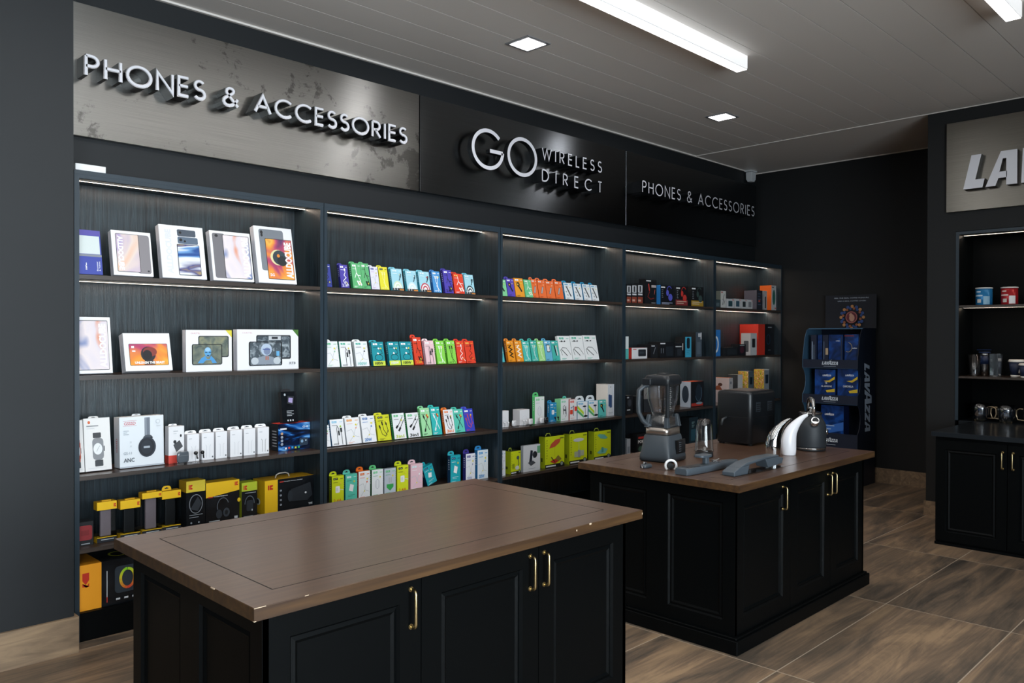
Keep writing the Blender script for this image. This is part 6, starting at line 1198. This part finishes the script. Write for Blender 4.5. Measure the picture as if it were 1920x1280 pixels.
cof(358, 470-22, 492, 334, 0, 'dark blue coffee box with a gold curve in the top tier', lambda F, w_, h: (F.arc(.22, .62, .32, .14, -80, 80, .004, 'c0a840', 12), F.line([(.1, .5), (.28, .48)], .004, 'c0a840'), lv(F, .55, .58, .36), F.rect(.0, .94, .7, .97, '7a2a30'), F.rect(.15, .08, .4, .12, '8a98a8')))
cof(165, 298, 716, 562, 1, 'blue lemon coffee box, lefthand in the middle tier', t1)
cof(312, 446, 718, 560, 1, 'blue camomile box, righthand in the middle tier', t2)
cof(206, 352, 950, 795, 2, 'bright blue coffee box in the lowest tier behind the kettle', lambda F, w_, h: (lv(F, .16, .76, .42, 'e0e6ee'), F.pol([(0, .35), (.3, .5), (1, .62), (1, .42), (.4, .34)], '2f6ac0'), F.bars(.1, .5, .6, 2, .08, .03, '9ab8dc'), F.ell(.42, .14, .12, .08, '243450'), F.rect(.62, .04, .84, .08, 'b0bac8')), T=.14, side='0d1e44')

# ------------------------------------------------------------------ things on the coffee wall shelves
N6 = (1700, 380, 2.782); XN = XL+.13
def nplace(x, v, z, X=XN): p = on_x(N6[0]+x/N6[2], N6[1]+v/N6[2], X); return Vector((X, p.y, z+.0008))
pxm = lambda p, px: px/N6[2]*dep(p)/FPX
Z1, Z2, Z3 = 1.880, 1.261, .8722
for x, col, lb, dr in ((403, '2478b0', 'blue coffee tin with a white lid on the top shelf', 'c8e0ee'), (536, 'a82028', 'red coffee tin with a white lid on the top shelf', 'e8d0c8')):
    p = nplace(x, 535, Z1); r_ = pxm(p, 39); h = pxm(p, 92); e = tag(empty('coffee_tin', p, R(-90)), lb, 'tin', 'coffee tins on the coffee wall')
    mb = MB(); mb.lathe([(r_*.97, 0), (r_, .004), (r_, h*.93)], M(col, .3, .3), 36); mb.build('can', e)
    mb = MB(); mb.lathe([(r_*1.04, h*.93), (r_*1.04, h*.99), (r_*.98, h), (.0001, h)], M('e4e2e0', .4), 36); mb.build('lid', e)
    mb = MB()
    def strip(a0, a1, z0_, z1_, c, rr=r_*1.006):
        for k in range(6):
            a, b_ = R(a0+(a1-a0)*k/6), R(a0+(a1-a0)*(k+1)/6); mb.poly([(rr*math.cos(a), rr*math.sin(a), z0_*h), (rr*math.cos(b_), rr*math.sin(b_), z0_*h), (rr*math.cos(b_), rr*math.sin(b_), z1_*h), (rr*math.cos(a), rr*math.sin(a), z1_*h)], c)
    strip(225, 262, .72, .80, dr); strip(215, 275, .5, .58, dr); strip(235, 265, .14, .34, 'd8d0c8'); strip(280, 325, .05, .5, '8ab4cc' if x < 450 else 'e8e4e4', r_*1.004)
    mb.build('print', e)
def glass(name, x, v, z, rb, rt, h, label, mat='glass', cat='glass', grp=None, facets=20, extra=None, X=XN):
    p = nplace(x, v, z, X); rb, rt, h = pxm(p, rb), pxm(p, rt), pxm(p, h)
    e = tag(empty(name, p), label, cat, grp); t = .0025
    mb = MB(); mb.lathe([(rb, 0), (rb*1.02, .012), (rt, h), (rt-t, h), (rb-t, .014), (.0001, .013)], mat, facets, smooth=facets > 14); mb.build('bowl', e)
    mb = MB(); mb.lathe([(rb*.98, .0005), (rb*1.0, .011)], 'glass', facets); mb.build('foot', e)
    if extra: extra(e, rb, rt, h)
    return e
glass('drinking_glass', 352, 920, Z2, 23, 32, 112, 'tapered clear glass, leftmost on the lower shelf')
glass('drinking_glass', 461, 922, Z2, 30, 33, 118, 'faceted clear glass right of the steel tumbler', facets=10)
p = nplace(406, 915, Z2, XN+.10); r_ = pxm(p, 26); h = pxm(p, 122); e = tag(empty('travel_tumbler', p), 'steel travel tumbler with navy grip and flip lid between two glasses', 'tumbler')
mb = MB(); mb.lathe([(r_*.72, 0), (r_*.78, h*.3), (r_*.95, h*.48), (r_, h*.5)], M('b9bcc0', .2, 1.0), 30); mb.build('body', e)
mb = MB(); mb.lathe([(r_*1.03, h*.5), (r_*1.03, h*.84)], M('16284c', .5), 30); mb.build('grip', e)
mb = MB(); mb.lathe([(r_, h*.84), (r_, h*.97)], M('c4c6ca', .2, 1.0), 30); mb.build('collar', e)
mb = MB(); mb.lathe([(r_*1.05, h*.97), (r_*1.05, h*1.02), (.0001, h*1.03)], M('1a2c50', .4), 30); mb.loft([[(a, b_, h*1.03+.012+.006*k) for a, b_ in ((-r_*.8, .0), (r_*.8, -r_*1.0), (r_*.9, -r_*.6), (-r_*.4, r_*1.3))] for k in (0, 1)], M('1a2c50', .4), False); mb.build('lid', e)
for x, v, sc_, X, lb in ((572, 915, 1.0, XN+.02, 'larger navy and cream travel cup on the lower shelf'), (618, 934, .82, XN-.07, 'smaller navy and cream travel cup at the right picture edge')):
    p = nplace(x, v, Z2, X); r_ = pxm(p, 37)*sc_; h = pxm(p, 92)*sc_; e = tag(empty('travel_cup', p), lb, 'cup', 'navy and cream travel cups')
    CRM = M('e4ddd4', .5); NVY = M('1a2440', .5)
    mb = MB(); mb.lathe([(r_*.7, 0), (r_*.72, h*.12)], CRM, 30); mb.lathe([(r_*.73, h*.12), (r_*.92, h*.85)], NVY, 30); mb.build('cup_body', e)
    mb = MB(); mb.lathe([(r_*1.0, h*.85), (r_*1.02, h*.9), (r_*.95, h*.95), (r_*.9, h), (.0001, h*.99)], CRM, 30); mb.build('lid', e)
    mb = MB(); pth = [(215, .75), (228, .68), (240, .6), (230, .5), (222, .4), (218, .25), (235, .22), (262, .55), (280, .68), (295, .6)]
    mb.tube([(math.cos(R(a))*r_*(.745+.2*z), math.sin(R(a))*r_*(.745+.2*z), z*h) for a, z in pth], .007*sc_, CRM, 8); mb.build('painted_curl', e)
def mug(x, v, label, X, flip, sc_=1.0):
    p = nplace(x, v, Z3, X); r_ = pxm(p, 42)*sc_; h = pxm(p, 92)*sc_
    e = tag(empty('glass_mug', p), label, 'mug', 'iridescent glass mugs on the counter')
    mb = MB(); mb.lathe([(r_*.55, 0), (r_*.7, h*.05), (r_*.95, h*.4), (r_, h*.7), (r_*.96, h), (r_*.93, h), (r_*.9, h*.5), (r_*.6, h*.15), (.0001, h*.12)], 'mug_glass', 32); mb.build('bowl', e)
    mb = MB()
    rg = random.Random(int(x))
    for q in range(26):
        a = rg.uniform(0, 6.28); rr = r_*rg.uniform(.2, .62); s_ = .006; mb.box(rr*math.cos(a)-s_, rr*math.sin(a)-s_, h*.02, rr*math.cos(a)+s_, rr*math.sin(a)+s_, h*.02+rg.uniform(.006, .02), M('b89a74', .25, .8))
    mb.build('patterned_base', e)
    s = -1 if flip else 1; d_ = Vector((.25, 1, 0)).normalized()*s
    mb = MB(); mb.tube([d_*r_*.9+Vector((0, 0, h*.82)), d_*r_*1.5+Vector((0, 0, h*.84)), d_*r_*1.85+Vector((0, 0, h*.74)), d_*r_*1.9+Vector((0, 0, h*.45)), d_*r_*1.7+Vector((0, 0, h*.2)), d_*r_*.85+Vector((0, 0, h*.18))], .0055, M('c9b090', .15, .7), 10); mb.build('handle', e)
thin_glass('mug_glass', (.5, .6, .72), .32, .08)
mug(385, 1140, 'glass mug nearest the left side of the coffee counter', XN-.03, True)
mug(412, 1138, 'glass mug standing behind the leftmost mug', XN+.12, True, .9)
mug(520, 1148, 'glass mug in the middle with its handle to the left', XN-.06, False)
mug(655, 1150, 'glass mug at the right picture edge, mostly its handle in view', XN-.06, False)
